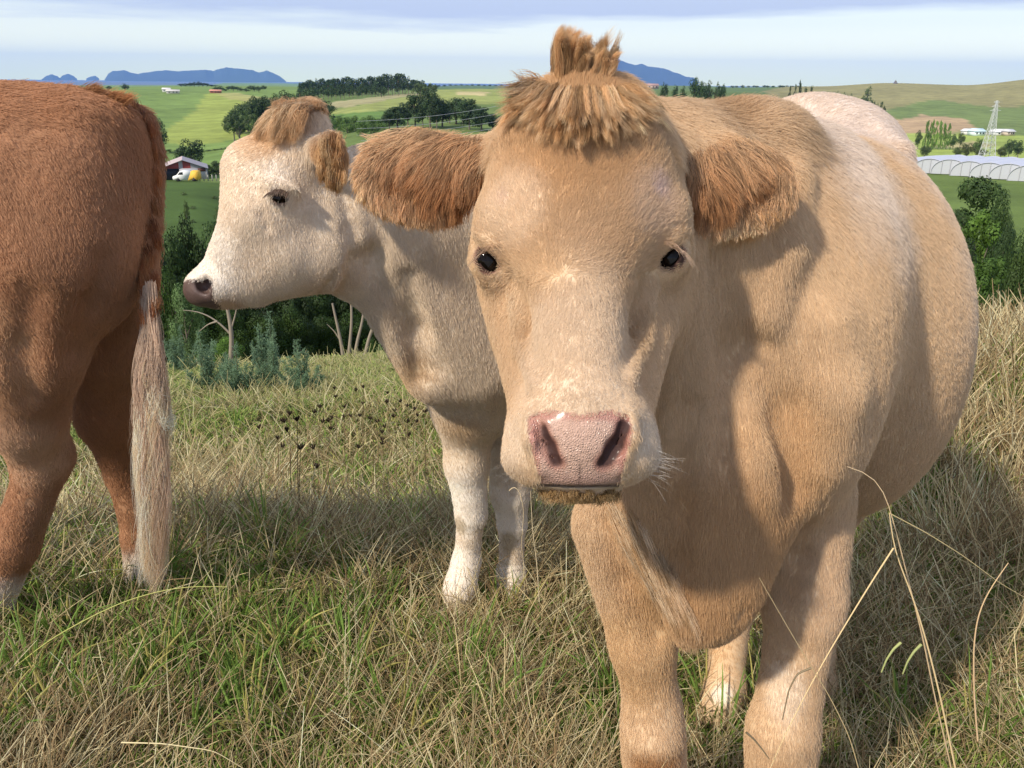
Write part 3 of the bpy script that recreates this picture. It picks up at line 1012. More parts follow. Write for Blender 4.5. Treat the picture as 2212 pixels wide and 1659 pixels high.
c = np.tile(np.array([0.125, 0.175, 0.05]), (len(VG), 1))
n1 = fbm(VG[:, :2] / np.maximum(20, gr * 0.2)[:, None], 1.0, 51, 4); n2 = fbm(VG[:, :2], 0.02, 55, 4)
c = c * (1 + 0.35 * n1)[:, None]
def patch(poly, col, rlo=60, rhi=9000, st=0.9, soft=14):
    global c
    poly = np.array(poly, float); cc = poly.mean(0)
    nx = gx + 10 * n1; ny = gy + 5 * n2
    ins = inpoly(nx, ny, poly) & (gr > rlo) & (gr < rhi) & (gt > 0)
    c[ins] = c[ins] * (1 - st) + np.asarray(col) * st * (1 + 0.25 * n2[ins] + 0.15 * n1[ins])[:, None]
patch([(-900, 170), (560, 176), (700, 186), (560, 330), (-900, 340)], (0.17, 0.25, 0.065))
patch([(330, 300), (420, 240), (450, 200), (520, 208), (620, 228), (560, 262), (520, 300), (400, 315)], (0.30, 0.34, 0.075), 250, 900, 0.75)  # sunlit hill: the sunshine is put into a brighter pasture colour
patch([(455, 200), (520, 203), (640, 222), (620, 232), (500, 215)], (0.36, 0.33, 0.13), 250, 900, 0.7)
patch([(-900, 385), (330, 388), (520, 395), (520, 560), (-900, 560)], (0.060, 0.105, 0.022), 70, 185)  # slope below the shed: its shade is put into a darker pasture colour
patch([(-900, 330), (560, 330), (560, 386), (-900, 386)], (0.15, 0.23, 0.06), 150, 330)
patch([(690, 246), (780, 226), (900, 208), (940, 196), (1100, 190), (1100, 222), (900, 232), (720, 252)], (0.27, 0.30, 0.09), 200, 1200)
patch([(690, 250), (870, 240), (900, 246), (880, 268), (700, 262)], (0.11, 0.19, 0.045), 150, 900)
patch([(720, 222), (800, 212), (900, 200), (905, 206), (780, 226), (700, 238)], (0.40, 0.34, 0.19), 200, 1200, 0.7)
patch([(990, 196), (1060, 198), (1050, 207), (985, 206)], (0.52, 0.42, 0.22), 300, 1500, 0.8)
patch([(930, 180), (1110, 182), (1110, 192), (930, 192)], (0.10, 0.16, 0.085), 900, 4000, 0.9)
patch([(1400, 183), (1700, 184), (1700, 200), (1400, 200)], (0.13, 0.20, 0.075), 900, 4000, 0.8)
patch([(1640, 196), (1720, 182), (1900, 170), (2700, 150), (2700, 290), (1950, 290), (1880, 250), (1700, 215)], (0.29, 0.255, 0.115), 500, 3000, 0.85)
patch([(1900, 240), (2020, 215), (2150, 232), (2300, 225), (2300, 290), (2150, 290), (1960, 262)], (0.13, 0.20, 0.055), 500, 3000, 0.8)
patch([(1930, 262), (1990, 248), (2080, 258), (2110, 276), (2000, 294), (1930, 292)], (0.42, 0.29, 0.17), 380, 1500, 0.9)
patch([(1955, 290), (2300, 290), (2300, 345), (1955, 345)], (0.30, 0.37, 0.085), 300, 700, 0.9)
patch([(2020, 312), (2100, 304), (2160, 312), (2100, 322), (2010, 322)], (0.42, 0.33, 0.19), 300, 700, 0.7)
patch([(1950, 372), (2300, 372), (2300, 660), (1950, 660)], (0.115, 0.165, 0.042), 40, 215, 0.95)
# fences and tracks show as thin pale lines on the far slopes
near = sstep(18, 7, gr)[:, None]
soil = np.array([0.060, 0.058, 0.026]) * (1 + 0.5 * n2)[:, None]
fieldnear = np.array([0.20, 0.215, 0.075])
mid = (sstep(60, 25, gr) * (1 - near[:, 0]))[:, None]
c = c * (1 - mid) + np.array([0.10, 0.115, 0.045]) * mid
c = c * (1 - near) + soil * near
GM = bpy.data.materials.new('ground'); GM.use_nodes = True
nt = GM.node_tree; b_ = nt.nodes['Principled BSDF']; b_.inputs['Roughness'].default_value = 0.95; b_.inputs['Specular IOR Level'].default_value = 0.1
at = nt.nodes.new('ShaderNodeAttribute'); at.attribute_name = 'albedo'
tcd = nt.nodes.new('ShaderNodeTexCoord')
n_a = N(nt.nodes, 'ShaderNodeTexNoise', Scale=0.09, Detail=8, Roughness=0.65); n_b = N(nt.nodes, 'ShaderNodeTexNoise', Scale=7.0, Detail=6, Roughness=0.7)
nt.links.new(tcd.outputs['Object'], n_a.inputs['Vector']); nt.links.new(tcd.outputs['Object'], n_b.inputs['Vector'])
md = nt.nodes.new('ShaderNodeMath'); md.operation = 'MULTIPLY'; nt.links.new(n_a.outputs['Fac'], md.inputs[0]); nt.links.new(n_b.outputs['Fac'], md.inputs[1])
mr = nt.nodes.new('ShaderNodeMapRange'); mr.inputs[1].default_value = 0.12; mr.inputs[2].default_value = 0.40; mr.inputs[3].default_value = 0.62; mr.inputs[4].default_value = 1.35
nt.links.new(md.outputs[0], mr.inputs[0])
sc_ = nt.nodes.new('ShaderNodeVectorMath'); sc_.operation = 'SCALE'
nt.links.new(at.outputs['Color'], sc_.inputs[0]); nt.links.new(mr.outputs[0], sc_.inputs['Scale']); nt.links.new(sc_.outputs[0], b_.inputs['Base Color'])
bp = nt.nodes.new('ShaderNodeBump'); bp.inputs['Distance'].default_value = 0.05; bp.inputs['Strength'].default_value = 0.6
nt.links.new(n_b.outputs['Fac'], bp.inputs['Height']); nt.links.new(bp.outputs[0], b_.inputs['Normal'])
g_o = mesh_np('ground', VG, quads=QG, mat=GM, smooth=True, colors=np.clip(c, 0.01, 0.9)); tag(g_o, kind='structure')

# sea
WM = bpy.data.materials.new('sea'); WM.use_nodes = True; b_ = WM.node_tree.nodes['Principled BSDF']
b_.inputs['Base Color'].default_value = (0.02, 0.05, 0.10, 1); b_.inputs['Roughness'].default_value = 0.35
nz = N(WM.node_tree.nodes, 'ShaderNodeTexNoise', Scale=0.02, Detail=4); bpz = WM.node_tree.nodes.new('ShaderNodeBump'); bpz.inputs['Strength'].default_value = 0.3
tcz = WM.node_tree.nodes.new('ShaderNodeTexCoord'); WM.node_tree.links.new(tcz.outputs['Object'], nz.inputs['Vector'])
WM.node_tree.links.new(nz.outputs['Fac'], bpz.inputs['Height']); WM.node_tree.links.new(bpz.outputs[0], b_.inputs['Normal'])
SEA = -25.0
ax_ = np.linspace(-1.0, 1.0, 25); rs_ = np.array([3600.0, 6000, 12000, 18000])
sv = np.array([[r * math.sin(a), r * math.cos(a), SEA] for a in ax_ for r in rs_]); i_ = (np.arange(24)[:, None] * 4 + np.arange(3)[None]).ravel()
o = mesh_np('sea', sv, quads=np.stack([i_, i_ + 4, i_ + 5, i_ + 1], 1), mat=WM); tag(o, kind='structure')

# islands: ridges with real breadth out at sea
IM = mat_basic('island_rock', (0.045, 0.07, 0.06), 0.95)
def island(name, prof, dist, breadth, seed):
    xs = np.arange(prof[0][0], prof[-1][0] + 0.1, 2.0)
    top = np.interp(xs, [p[0] for p in prof], [p[1] for p in prof]) - 1.2 * np.abs(vnoise(np.stack([xs * 0.09, xs * 0], -1), 1.0, seed))
    ks = np.linspace(-1, 1, 15); V = []
    for x_, ty in zip(xs, top):
        crest = EYE + ray(x_, ty) * (dist / np.linalg.norm(ray(x_, ty)[:2]))
        dirv = nrm(np.array([crest[0], crest[1], 0.0])); H = max(crest[2] - SEA, 1.0)
        for k_ in ks:
            hgt = (1 - abs(k_)) ** 1.15 * (1 + 0.25 * float(vnoise(np.array([[x_ * 0.05, k_ * 2.5, 0]]), 1.0, seed + 3)[0]) * (1 - (1 - abs(k_)) ** 6)) if abs(k_) < 1 else -0.02
            V.append([crest[0] + dirv[0] * k_ * breadth, crest[1] + dirv[1] * k_ * breadth, SEA - 2 + H * hgt + 2 * (abs(k_) < 1e-6)])
    m_ = len(ks); i_ = (np.arange(len(xs) - 1)[:, None] * m_ + np.arange(m_ - 1)[None]).ravel()
    o = mesh_np(name, V, quads=np.stack([i_, i_ + 1, i_ + m_ + 1, i_ + m_], 1)[:, ::-1], mat=IM, smooth=True)
    return tag(o, kind='structure')
island('island', [(90, 172), (100, 164), (112, 161), (124, 165), (132, 171)], 15000, 500, 1)
island('island', [(128, 171), (136, 163), (148, 160), (158, 164), (166, 171)], 15200, 500, 2)
island('island', [(186, 171), (196, 166), (206, 164), (214, 170)], 15500, 400, 3)
island('island', [(226, 172), (234, 160), (243, 154), (268, 152), (285, 158), (298, 161), (310, 158), (335, 154), (360, 152), (385, 154), (420, 152), (445, 151), (460, 154), (475, 149), (490, 146), (515, 149), (545, 152), (560, 157), (575, 153), (590, 158), (605, 165), (618, 176)], 14000, 1500, 4)
island('island', [(1235, 178), (1262, 165), (1290, 142), (1312, 132), (1322, 128), (1331, 122), (1340, 130), (1355, 136), (1372, 141), (1385, 138), (1400, 144), (1420, 146), (1440, 150), (1455, 156), (1470, 161), (1482, 166), (1498, 168), (1510, 178)], 13000, 1600, 5)
# ------------------------------------------------------------------ cattle
HAIR = hair_mat('cattle_hair')
LONGHAIR = hair_mat('long_hair', 0.5, 0.4, 0.3)
SKIN = skin_mat('hide')
EYE_M = bpy.data.materials.new('eye'); EYE_M.use_nodes = True
_b = EYE_M.node_tree.nodes['Principled BSDF']
_b.inputs['Base Color'].default_value = (0.006, 0.004, 0.003, 1); _b.inputs['Roughness'].default_value = 0.06
_b.inputs['Specular IOR Level'].default_value = 0.22
HR = 1.0 if 'thin' not in DEV else 0.3

CREAM = np.array([0.74, 0.58, 0.40]); WHITE = np.array([0.84, 0.76, 0.66]); TAN = np.array([0.60, 0.38, 0.19])
GOLD = np.array([0.52, 0.29, 0.115]); DEEP = np.array([0.36, 0.155, 0.05]); PINK = np.array([0.52, 0.335, 0.25])
ROSE = np.array([0.45, 0.22, 0.165]); DARKP = np.array([0.045, 0.018, 0.014])


def seen_w(near=1.0):
    """hair is planted densest where the animal is nearest"""
    def f(P, Nn):
        v = P - EYE; t = np.linalg.norm(v, axis=1)
        facing = -(v * Nn).sum(1) / t
        return np.where(facing > -0.25, 1.0, 0.12) / t ** 2
    return f


def body_object(root, V, q4, q3, col, wet, name='body'):
    o = mesh_np(name, V, quads=q4, tris=q3, mat=SKIN, parent=root, smooth=True, colors=np.clip(col, 0, 0.95))
    if len(o.data.vertices) == len(wet): add_attr(o, 'wet', wet)
    return o


# ---- the front cow
A = front_cow()
rootA = empty('cow', (0.33, 1.30, CAMZ - drop_near(0.33, 1.30)))
tag(rootA, 'cream and tan cow facing us head on, pink nose, topknot of hair', 'cow', 'cattle in the paddock')
tt = time.time()
V, Q = A.mesh(0.0065)
headc = U(1255, 640, 1.08)
mk = (np.linalg.norm((V - headc) / np.array([0.2, 0.26, 0.30]), axis=1) < 1)
V, q4, q3 = refine(V, Q, mk)
for _ in range(2): V = A.project(V)
print('front mesh', len(V), round(time.time() - tt, 1))
NOSE = [(1140, 898), (1180, 884), (1252, 894), (1320, 884), (1362, 898), (1368, 930), (1356, 985), (1340, 1046), (1252, 1052), (1168, 1046), (1152, 985), (1138, 930)]


def nose_mask(P, grow=0.0):
    x, y, t = proj(P); pl = np.array(NOSE, float); c = pl.mean(0); pl = c + (pl - c) * (1 + grow)
    return inpoly(x, y, pl) & (P[:, 1] < 0.97)


def lid_dist(P):
    d = np.full(len(P), 9.0)
    for (vx, vy, Y) in ((1054, 560, 1.098), (1450, 553, 1.098)):
        d = np.minimum(d, np.linalg.norm(P - U(vx, vy, Y), axis=1))
    return d


def colA(P):
    c = spots(P, (0.62, 0.445, 0.275), [
        (1255, 420, 1.06, 0.17, (0.57, 0.385, 0.225), 0.9), (1255, 300, 1.1, 0.13, (0.52, 0.32, 0.16), 0.9),
        (1240, 790, 0.95, (0.10, 0.14, 0.21), (0.72, 0.58, 0.43), 0.75), (1100, 455, 1.06, 0.065, (0.70, 0.54, 0.38), 0.8), (1420, 440, 1.06, 0.06, (0.62, 0.46, 0.33), 0.7),
        (1070, 640, 1.06, 0.05, CREAM, 0.8), (1445, 620, 1.06, 0.045, CREAM, 0.7), (1215, 590, 1.04, 0.05, (0.62, 0.42, 0.23), 0.8),
        (1120, 950, 0.93, 0.05, (0.68, 0.55, 0.41), 0.9), (1390, 950, 0.93, 0.055, (0.64, 0.53, 0.41), 0.85), (1252, 900, 0.9, 0.05, (0.62, 0.48, 0.34), 0.8),
        (1252, 1068, 0.93, 0.035, (0.40, 0.24, 0.10), 0.85), (1150, 1025, 0.93, 0.03, (0.52, 0.36, 0.19), 0.7),
        (860, 380, 1.22, 0.11, GOLD, 0.95), (1620, 400, 1.22, 0.10, GOLD * 1.1, 0.95),
        (1525, 230, 1.5, (0.085, 0.25, 0.045), (0.47, 0.30, 0.16), 0.85), (1432, 408, 1.07, 0.022, (0.60, 0.45, 0.38), 0.9), (1078, 428, 1.07, 0.018, (0.62, 0.46, 0.36), 0.6),
        (1850, 330, 2.3, (0.45, 0.7, 0.25), (0.68, 0.58, 0.50), 0.9), (1950, 600, 2.0, (0.35, 0.5, 0.35), (0.66, 0.53, 0.41), 0.85),
        (1760, 480, 1.6, (0.20, 0.3, 0.34), (0.69, 0.58, 0.48), 0.95), (1660, 950, 1.3, (0.15, 0.15, 0.22), (0.58, 0.38, 0.20), 0.8),
        (1550, 1180, 1.2, 0.22, (0.46, 0.275, 0.13), 0.85), (1400, 1150, 1.25, (0.09, 0.1, 0.2), (0.60, 0.40, 0.22), 0.6), (1500, 1350, 1.2, 0.05, (0.36, 0.18, 0.07), 0.8),
        (1390, 1400, 1.25, (0.12, 0.12, 0.18), (0.58, 0.38, 0.19), 0.7), (1415, 1640, 1.24, 0.06, (0.40, 0.20, 0.075), 0.9),
        (1780, 1250, 1.33, (0.06, 0.1, 0.2), (0.68, 0.50, 0.33), 0.7), (1700, 1500, 1.28, (0.045, 0.08, 0.08), (0.78, 0.66, 0.52), 0.7), (1690, 1640, 1.28, 0.05, (0.52, 0.31, 0.14), 0.8),
        (1562, 1500, 1.83, 0.045, WHITE, 1.0), (1550, 1400, 1.9, 0.07, (0.64, 0.44, 0.25), 0.8), (1530, 1590, 1.8, 0.05, (0.38, 0.24, 0.18), 0.9),
    ])
    s1 = fbm(P * np.array([1, 1, 0.35]), 11, 2)
    s2 = fbm(P * np.array([1, 1, 0.18]), 34, 77)
    return np.clip(c * (1.13 + 0.10 * s1 + 0.05 * s2)[:, None], 0, 0.92)


def lenA(P):
    x, y, t = proj(P)
    L = np.full(len(P), 0.017)
    hd = np.linalg.norm((P - U(1255, 640, 1.05)) / np.array([0.16, 0.22, 0.24]), axis=1) < 1.25
    L[hd] = 0.0125
    mz = sstep(0.16, 0.05, np.linalg.norm(P - U(1252, 960, 0.92), axis=1)); L = L * (1 - 0.5 * mz)
    L = np.where((y < 330) & hd, 0.026, L)
    L = np.where((P[:, 1] < 1.8) & (P[:, 1] > 1.30) & (y < 330) & (x > 1440), 0.030, L)
    L = np.where((y > 1300), 0.013, L)
    L = np.where(y > 1330, np.minimum(L, 0.012), L)
    br = np.linalg.norm(P - U(1450, 1230, 1.22), axis=1); L = np.where(br < 0.12, 0.022, L)
    L = np.where(nose_mask(P, 0.03), 0.0, L)
    ld = lid_dist(P); L = np.where(ld < 0.0185, 0.0, np.where(ld < 0.034, 0.005, L))
    L = np.where((np.abs(y - 1052) < 6) & (np.abs(x - 1252) < 95) & (P[:, 1] < 1.0), 0, L)
    return L


WH = (1215, 590)


def dirA(P, Nn):
    x, y, t = proj(P)
    d = field(P, (0.35, 0.5, -0.8), [
        (1650, 700, 1.4, 0.22, img(0.25, 1.0, 0.3)), (1950, 700, 1.9, 0.3, img(0.25, 1, 0.3)), (1800, 300, 2.2, 0.3, img(0.7, 0.5, 0.7)),
        (1520, 1150, 1.2, 0.15, img(-0.15, 1, 0)), (1420, 1200, 1.25, 0.1, img(0.25, 1, 0)), (1560, 250, 1.45, 0.12, img(0.6, -0.55, 0.4)),
        (1560, 450, 1.3, 0.1, img(0.2, 1, 0.2)), (1400, 1450, 1.25, 0.15, img(0.0, 1, 0)), (1700, 1450, 1.3, 0.15, img(0, 1, 0))])
    head = sstep(1.12, 0.95, np.linalg.norm((P - U(1255, 640, 1.05)) / np.array([0.15, 0.24, 0.26]), axis=1))
    dx = (x - WH[0]) / 100.0; dy = (y - WH[1]) / 100.0; r = np.sqrt(dx * dx + dy * dy) + 1e-6
    # the hair streams out from a whorl between the eyes: up over the forehead and down the nose, with a slight twist
    tw = 0.9 * np.exp(-r / 0.5)
    ux = dx / r - tw * dy / r; uy = dy / r + tw * dx / r
    ux = ux * 0.75 + np.sign(dx) * 0.15 * (r > 0.8); up = dy < 0
    ux = np.where(up, ux * 0.8, ux * 0.55); uy = np.where(up, np.minimum(uy, 0) - 0.35 * sstep(0.3, 1.2, r), uy + 0.45 * sstep(0.3, 1.5, r))
    h = Rt[None] * ux[:, None] - Up[None] * uy[:, None] + Fw[None] * (0.3 * sstep(0, 3, -dy))[:, None]
    d = d * (1 - head[:, None]) + nrm(h) * head[:, None]
    return nrm(d)


colV = colA(V) * 0.88
nm = nose_mask(V); x, y, t = proj(V)
pk = np.tile(PINK, (len(V), 1)) * (1 + 0.22 * fbm(V, 140, 8))[:, None]
edge = np.minimum.reduce([np.abs(x - 1150), np.abs(x - 1354), np.abs(y - 893) * 1.1])
w = (1 - sstep(6, 26, edge + 10 * fbm(V, 60, 3)))[:, None]
pk = pk * (1 - w) + ROSE * w
phil = np.exp(-((x - 1252) / 2.5) ** 2) * sstep(985, 1020, y); pk = pk * (1 - 0.6 * phil[:, None])
low = sstep(1006, 1040, y + 5 * fbm(V, 80, 12))[:, None]; pk = pk * (1 - 0.55 * low) + np.array([0.20, 0.11, 0.09]) * 0.55 * low
# inside of the nostrils: shade of the hole painted into the skin colour
inn = np.zeros(len(V)); inn0 = np.zeros(len(V))
for (pa, pb), _z, rr in ((((1172, 926), (1188, 962)), 0, 7), (((1188, 962), (1202, 998)), 0, 10), (((1347, 920), (1331, 960)), 0, 12), (((1331, 960), (1306, 996)), 0, 15)):
    ya_, yb_ = surf(A, *pa), surf(A, *pb); dd = Body.dist(('C', U(*pa, ya_ - 0.004), U(*pb, yb_ - 0.004), rr * 0.96 / FV, rr * 0.96 / FV, 0, 0, None), V[:, 0], V[:, 1], V[:, 2]) + 0.004 * (V[:, 1] < min(ya_, yb_) - 0.012)
    inn = np.maximum(inn, 1 - sstep(0.0, 0.004, dd)); inn0 = np.maximum(inn0, 1 - sstep(0.003, 0.010, dd))
pk = pk * (1 - 0.7 * inn0[:, None]) + np.array([0.30, 0.12, 0.085]) * 0.7 * inn0[:, None]
pk = pk * (1 - inn[:, None]) + DARKP * inn[:, None]
nmf = (nm | (inn > 0.5)).astype(float)
mo = np.exp(-((y - 1051 + 2.5 * ((x - 1252) / 100) ** 2) / 3.6) ** 2) * (np.abs(x - 1252) < 104) * (V[:, 1] < 1.0)
# soften the edge of the bare skin over neighbouring points
colV = np.where(nmf[:, None] > 0.5, pk, colV)
colV = colV * (1 - mo[:, None]) + np.array([0.05, 0.028, 0.02]) * mo[:, None]
ld = lid_dist(V); lw = (1 - sstep(0.018, 0.025, ld + 0.003 * fbm(V, 90, 4)))[:, None]
colV = colV * (1 - lw) + np.array([0.26, 0.13, 0.09]) * lw
lw2 = (1 - sstep(0.0165, 0.0195, ld))[:, None]; colV = colV * (1 - lw2) + np.array([0.06, 0.03, 0.022]) * lw2
for (vx, vy, Y) in ((1082, 598, 1.075), (1424, 592, 1.075)):
    d_ = np.linalg.norm(V - U(vx, vy, Y), axis=1); w_ = (1 - sstep(0.004, 0.010, d_))[:, None]; colV = colV * (1 - w_) + np.array([0.50, 0.21, 0.15]) * w_
gz = CAMZ - drop_near(V[:, 0], V[:, 1])
hf = (1 - sstep(0.03, 0.055, V[:, 2] - gz))[:, None]; colV = colV * (1 - hf) + np.array([0.07, 0.05, 0.04]) * hf
body_object(rootA, V, q4, q3, colV, nmf * (1 - 0.8 * inn))
F = tris_of(q4, q3)


def wA(P, Nn):
    w = seen_w()(P, Nn)
    hd = np.linalg.norm((P - U(1255, 640, 1.05)) / np.array([0.2, 0.24, 0.28]), axis=1) < 1.1
    return w * np.where(hd, 1.35, 1.0) * np.where(P[:, 2] < (CAMZ - drop_near(P[:, 0], P[:, 1])) + 0.05, 0, 1)


def headA(P):
    return sstep(1.15, 0.95, np.linalg.norm((P - U(1255, 560, 1.05)) / np.array([0.15, 0.24, 0.22]), axis=1))


coat('coat', A, V, F, int(860000 * HR), wA, lenA, dirA, colA, lambda P: 0.00018 * np.linalg.norm(P - EYE, axis=1), HAIR, rootA, lift=0.18, wave=0.06, seed=11, kids=6, scat=lambda P: 0.06 + 0.08 * headA(P), clump=lambda P: 0.22 + 0.42 * headA(P), spread=0.0055)
for (vx, vy, Y) in ((1055, 561, 1.116), (1450, 554, 1.116)):
    eyeball(rootA, U(vx, vy, Y), 0.0215)
print('front cow', round(time.time() - tt, 1))
def ear_hair(body, pts, n, name, root, cols, seed, droop):
    """long shaggy hair of an ear; pts = root places (vx, vy, Y), each with a lie (dx, dy) and length in metres"""
    rng = np.random.default_rng(seed)
    A_ = np.array([[p[0], p[1]] for p in pts], float); D_ = np.array([[p[2], p[3]] for p in pts], float); L_ = np.array([p[4] for p in pts]); C_ = np.array([p[5] for p in pts])
    k = 7; kids = 12; nc = n // kids
    out = []; rad = []; col = []
    poly = droop
    lo = poly.min(0); hi = poly.max(0)
    C = []
    while len(C) < nc:
        q = lo + rng.random((nc * 2, 2)) * (hi - lo)
        q = q[inpoly(q[:, 0], q[:, 1], poly)]
        C.extend(q.tolist())
    C = np.array(C[:nc])
    w = np.exp(-((C[:, None] - A_[None]) ** 2).sum(2) / (2 * 34.0 ** 2)) + 1e-9; w /= w.sum(1, keepdims=True)
    D = w @ D_ + rng.normal(0, 0.20, (nc, 2)); D /= np.linalg.norm(D, axis=1, keepdims=True)
    D += 0.55 * np.stack([vnoise(C, 0.03, seed), vnoise(C, 0.03, seed + 5)], 1)
    L = (w @ L_) * rng.uniform(0.6, 1.2, nc) * np.interp(C[:, 1], [300, 400, 470], [1.0, 0.85, 0.42]); T = w @ C_
    # put the roots on the ear's own surface, first thing met from the front
    P = np.zeros((nc, 3)); ok = np.zeros(nc, bool)
    dirs = Fw[None] + Rt[None] * ((C[:, :1] - CX) / FV) - Up[None] * ((C[:, 1:] - CY) / FV)
    tcur = np.full(nc, 1.05)
    for it in range(60):
        X = EYE + dirs * tcur[:, None]; d = body.eval(X); tcur += np.clip(d, -0.01, 0.02) * 0.8
    P = EYE + dirs * tcur[:, None]; ok = (np.abs(body.eval(P)) < 0.004) & (tcur < 1.45)
    P, D, L, T = P[ok], D[ok], L[ok], T[ok]; nc = len(P)
    Nn = body.normal(P)
    rep = np.repeat(np.arange(nc), kids); m = len(rep)
    d3 = Rt[None] * D[:, :1] - Up[None] * D[:, 1:]
    d3 = d3 + (-Fw[None]) * rng.uniform(0.12, 0.5, (nc, 1))
    d3 = nrm(d3)
    off = rng.normal(0, 0.0028, (m, 3)); own = nrm(d3[rep] + rng.normal(0, 0.13, (m, 3)))
    Lk = L[rep] * rng.uniform(0.7, 1.15, m)
    out = np.zeros((m, k, 3))
    for j, s in enumerate(np.linspace(0, 1, k)):
        q = P[rep] + off + own * (Lk * s)[:, None]; q[:, 2] -= 0.30 * Lk * s * s; q -= Fw * (-0.10 * Lk * s * s)[:, None]
        tg = P[rep] + d3[rep] * (L[rep] * s)[:, None]; tg[:, 2] -= 0.30 * L[rep] * s * s; tg -= Fw * (-0.10 * L[rep] * s * s)[:, None]
        c = 0.72 * s ** 1.5
        out[:, j] = q * (1 - c) + (tg + off * 0.3) * c
    cl = cols[0] * (1 - T[:, None]) + cols[1] * T[:, None]
    cl = cl[rep] * rng.uniform(0.5, 1.4, (nc, 1))[rep] * rng.uniform(0.85, 1.15, (m, 1))
    R = 0.00028 * np.array([1, 1, 1, 0.95, 0.8, 0.6, 0.2])
    return curves_np(name, out, R, np.clip(cl, 0, 0.95), LONGHAIR, root)


# (x, y, lie dx, lie dy, length, paleness); paleness below zero paints the shade of the ear's hollow
EL = [(1030, 340, -0.5, 0.8, 0.030, 0.5), (990, 320, -0.7, 0.6, 0.040, 0.35), (940, 300, -0.8, 0.5, 0.045, 0.7), (880, 290, -0.8, 0.35, 0.035, 0.9), (820, 310, -0.9, 0.1, 0.028, 0.7),
      (790, 350, -0.9, 0.2, 0.022, 0.8), (780, 400, -0.6, 0.7, 0.022, 1.3), (800, 440, -0.5, 0.8, 0.022, 1.2), (860, 470, -0.3, 1.0, 0.024, 1.2), (920, 480, -0.2, 1.0, 0.026, 1.1), (830, 390, 0.3, 0.9, 0.024, -0.25), (868, 405, 0.1, 1.0, 0.026, -0.3), (880, 360, -0.35, 0.9, 0.050, 0.1), (940, 370, -0.45, 0.9, 0.050, 0.0),
      (990, 390, -0.2, 1.0, 0.045, -0.05), (1020, 420, 0.0, 1.0, 0.040, 0.0), (850, 440, -0.3, 0.9, 0.028, 0.4), (900, 450, -0.2, 1.0, 0.040, 0.2), (960, 450, 0.0, 1.0, 0.045, 0.4), (1005, 470, 0.15, 1.0, 0.035, 0.6)]
EPL = np.array([(1045, 300), (1000, 298), (960, 290), (920, 278), (870, 275), (820, 296), (788, 335), (782, 390), (800, 430), (850, 460), (905, 474), (965, 478), (1012, 466), (1042, 420)], float)
ER = [(1478, 330, 0.2, 0.9, 0.030, 0.7), (1510, 340, 0.3, 0.8, 0.035, 0.3), (1560, 315, 0.6, 0.6, 0.040, 0.3), (1610, 310, 0.7, 0.6, 0.040, 0.8), (1660, 330, 0.7, 0.6, 0.030, 0.5),
      (1705, 370, 0.7, 0.5, 0.022, 0.7), (1715, 420, 0.2, 0.8, 0.022, 0.8), (1690, 460, 0.1, 0.9, 0.022, 0.7), (1640, 490, 0.0, 1.0, 0.024, 1.1), (1580, 500, 0.05, 1.0, 0.030, 1.05),
      (1520, 480, 0.05, 1.0, 0.045, 0.6), (1500, 420, 0.1, 1.0, 0.050, 0.05), (1540, 390, 0.3, 0.9, 0.055, 0.1), (1590, 370, 0.45, 0.8, 0.055, 0.55), (1632, 392, 0.3, 0.8, 0.024, -0.3), (1620, 425, 0.2, 1.0, 0.024, -0.2), (1665, 420, -0.1, 1.0, 0.022, 0.5)]
EPR = np.array([(1480, 335), (1520, 322), (1560, 305), (1610, 300), (1660, 318), (1705, 355), (1722, 400), (1705, 450), (1670, 485), (1610, 500), (1550, 500), (1518, 482), (1495, 430)], float)
ecol = (np.array([0.36, 0.145, 0.04]), np.array([0.88, 0.62, 0.37]))
ear_hair(A, EL, int(26000 * HR), 'ear_hair', rootA, ecol, 5, EPL)
ear_hair(A, ER, int(26000 * HR), 'ear_hair', rootA, ecol, 6, EPR)

# ---- poll: topknot and fringe
rg = np.random.default_rng(21)
gd = []
hairc = [np.array([0.68, 0.45, 0.24]), np.array([0.80, 0.58, 0.35]), np.array([0.54, 0.33, 0.16])]
def g(pts, w=1.0, c=None):
    gd.append((np.array([U(*p) for p in pts]), w, hairc[rg.integers(3)] if c is None else c))
# upright knot
for q in range(95):
    a = rg.uniform(0, 1); x0 = 1192 + 122 * a; yb = 178 + rg.uniform(-8, 16); Yb = 1.16 + rg.uniform(-0.03, 0.03)
    topx = 1203 + 122 * a + rg.uniform(-16, 16)
    hgt = float(np.interp(a, [0, 0.12, 0.3, 0.5, 0.75, 1.0], [88, 112, 92, 84, 72, 62])) + rg.uniform(-16, 14)
    mid = x0 + (topx - x0) * 0.5
    g([(x0 + (1255 - x0) * 0.1, yb + 20, Yb + 0.01), (mid, yb - hgt * 0.55, Yb - 0.005), (topx + rg.uniform(-8, 12), yb - hgt, Yb - 0.01), (topx + rg.uniform(-10, 22), yb - hgt * (1.12 + rg.uniform(-0.25, 0.10)), Yb - 0.02)])
for q in range(5):     # the tallest spike
    x0 = 1196 + 5 * q
    g([(x0 + 6, 190, 1.16), (x0 + 2, 130, 1.155), (x0 + 8 + rg.uniform(-4, 4), 85, 1.15), (x0 + 24 + rg.uniform(-6, 6), 52 + rg.uniform(-2, 10), 1.145)], 0.8)
for q in range(16):    # stray tips fanning out of the knot
    x0 = 1195 + rg.uniform(0, 125); g([(x0, 150, 1.15), (x0 + rg.uniform(-8, 10), 110, 1.145), (x0 + rg.uniform(-26, 34), 70 + rg.uniform(-14, 22), 1.14)], 0.25)
strands('topknot', gd, int(17000 * HR), 0.0022, 0.0018, hairc[0], LONGHAIR, rootA, rad=0.00022, seed=28, curl=0.0024, tipw=0.3)
gd = []
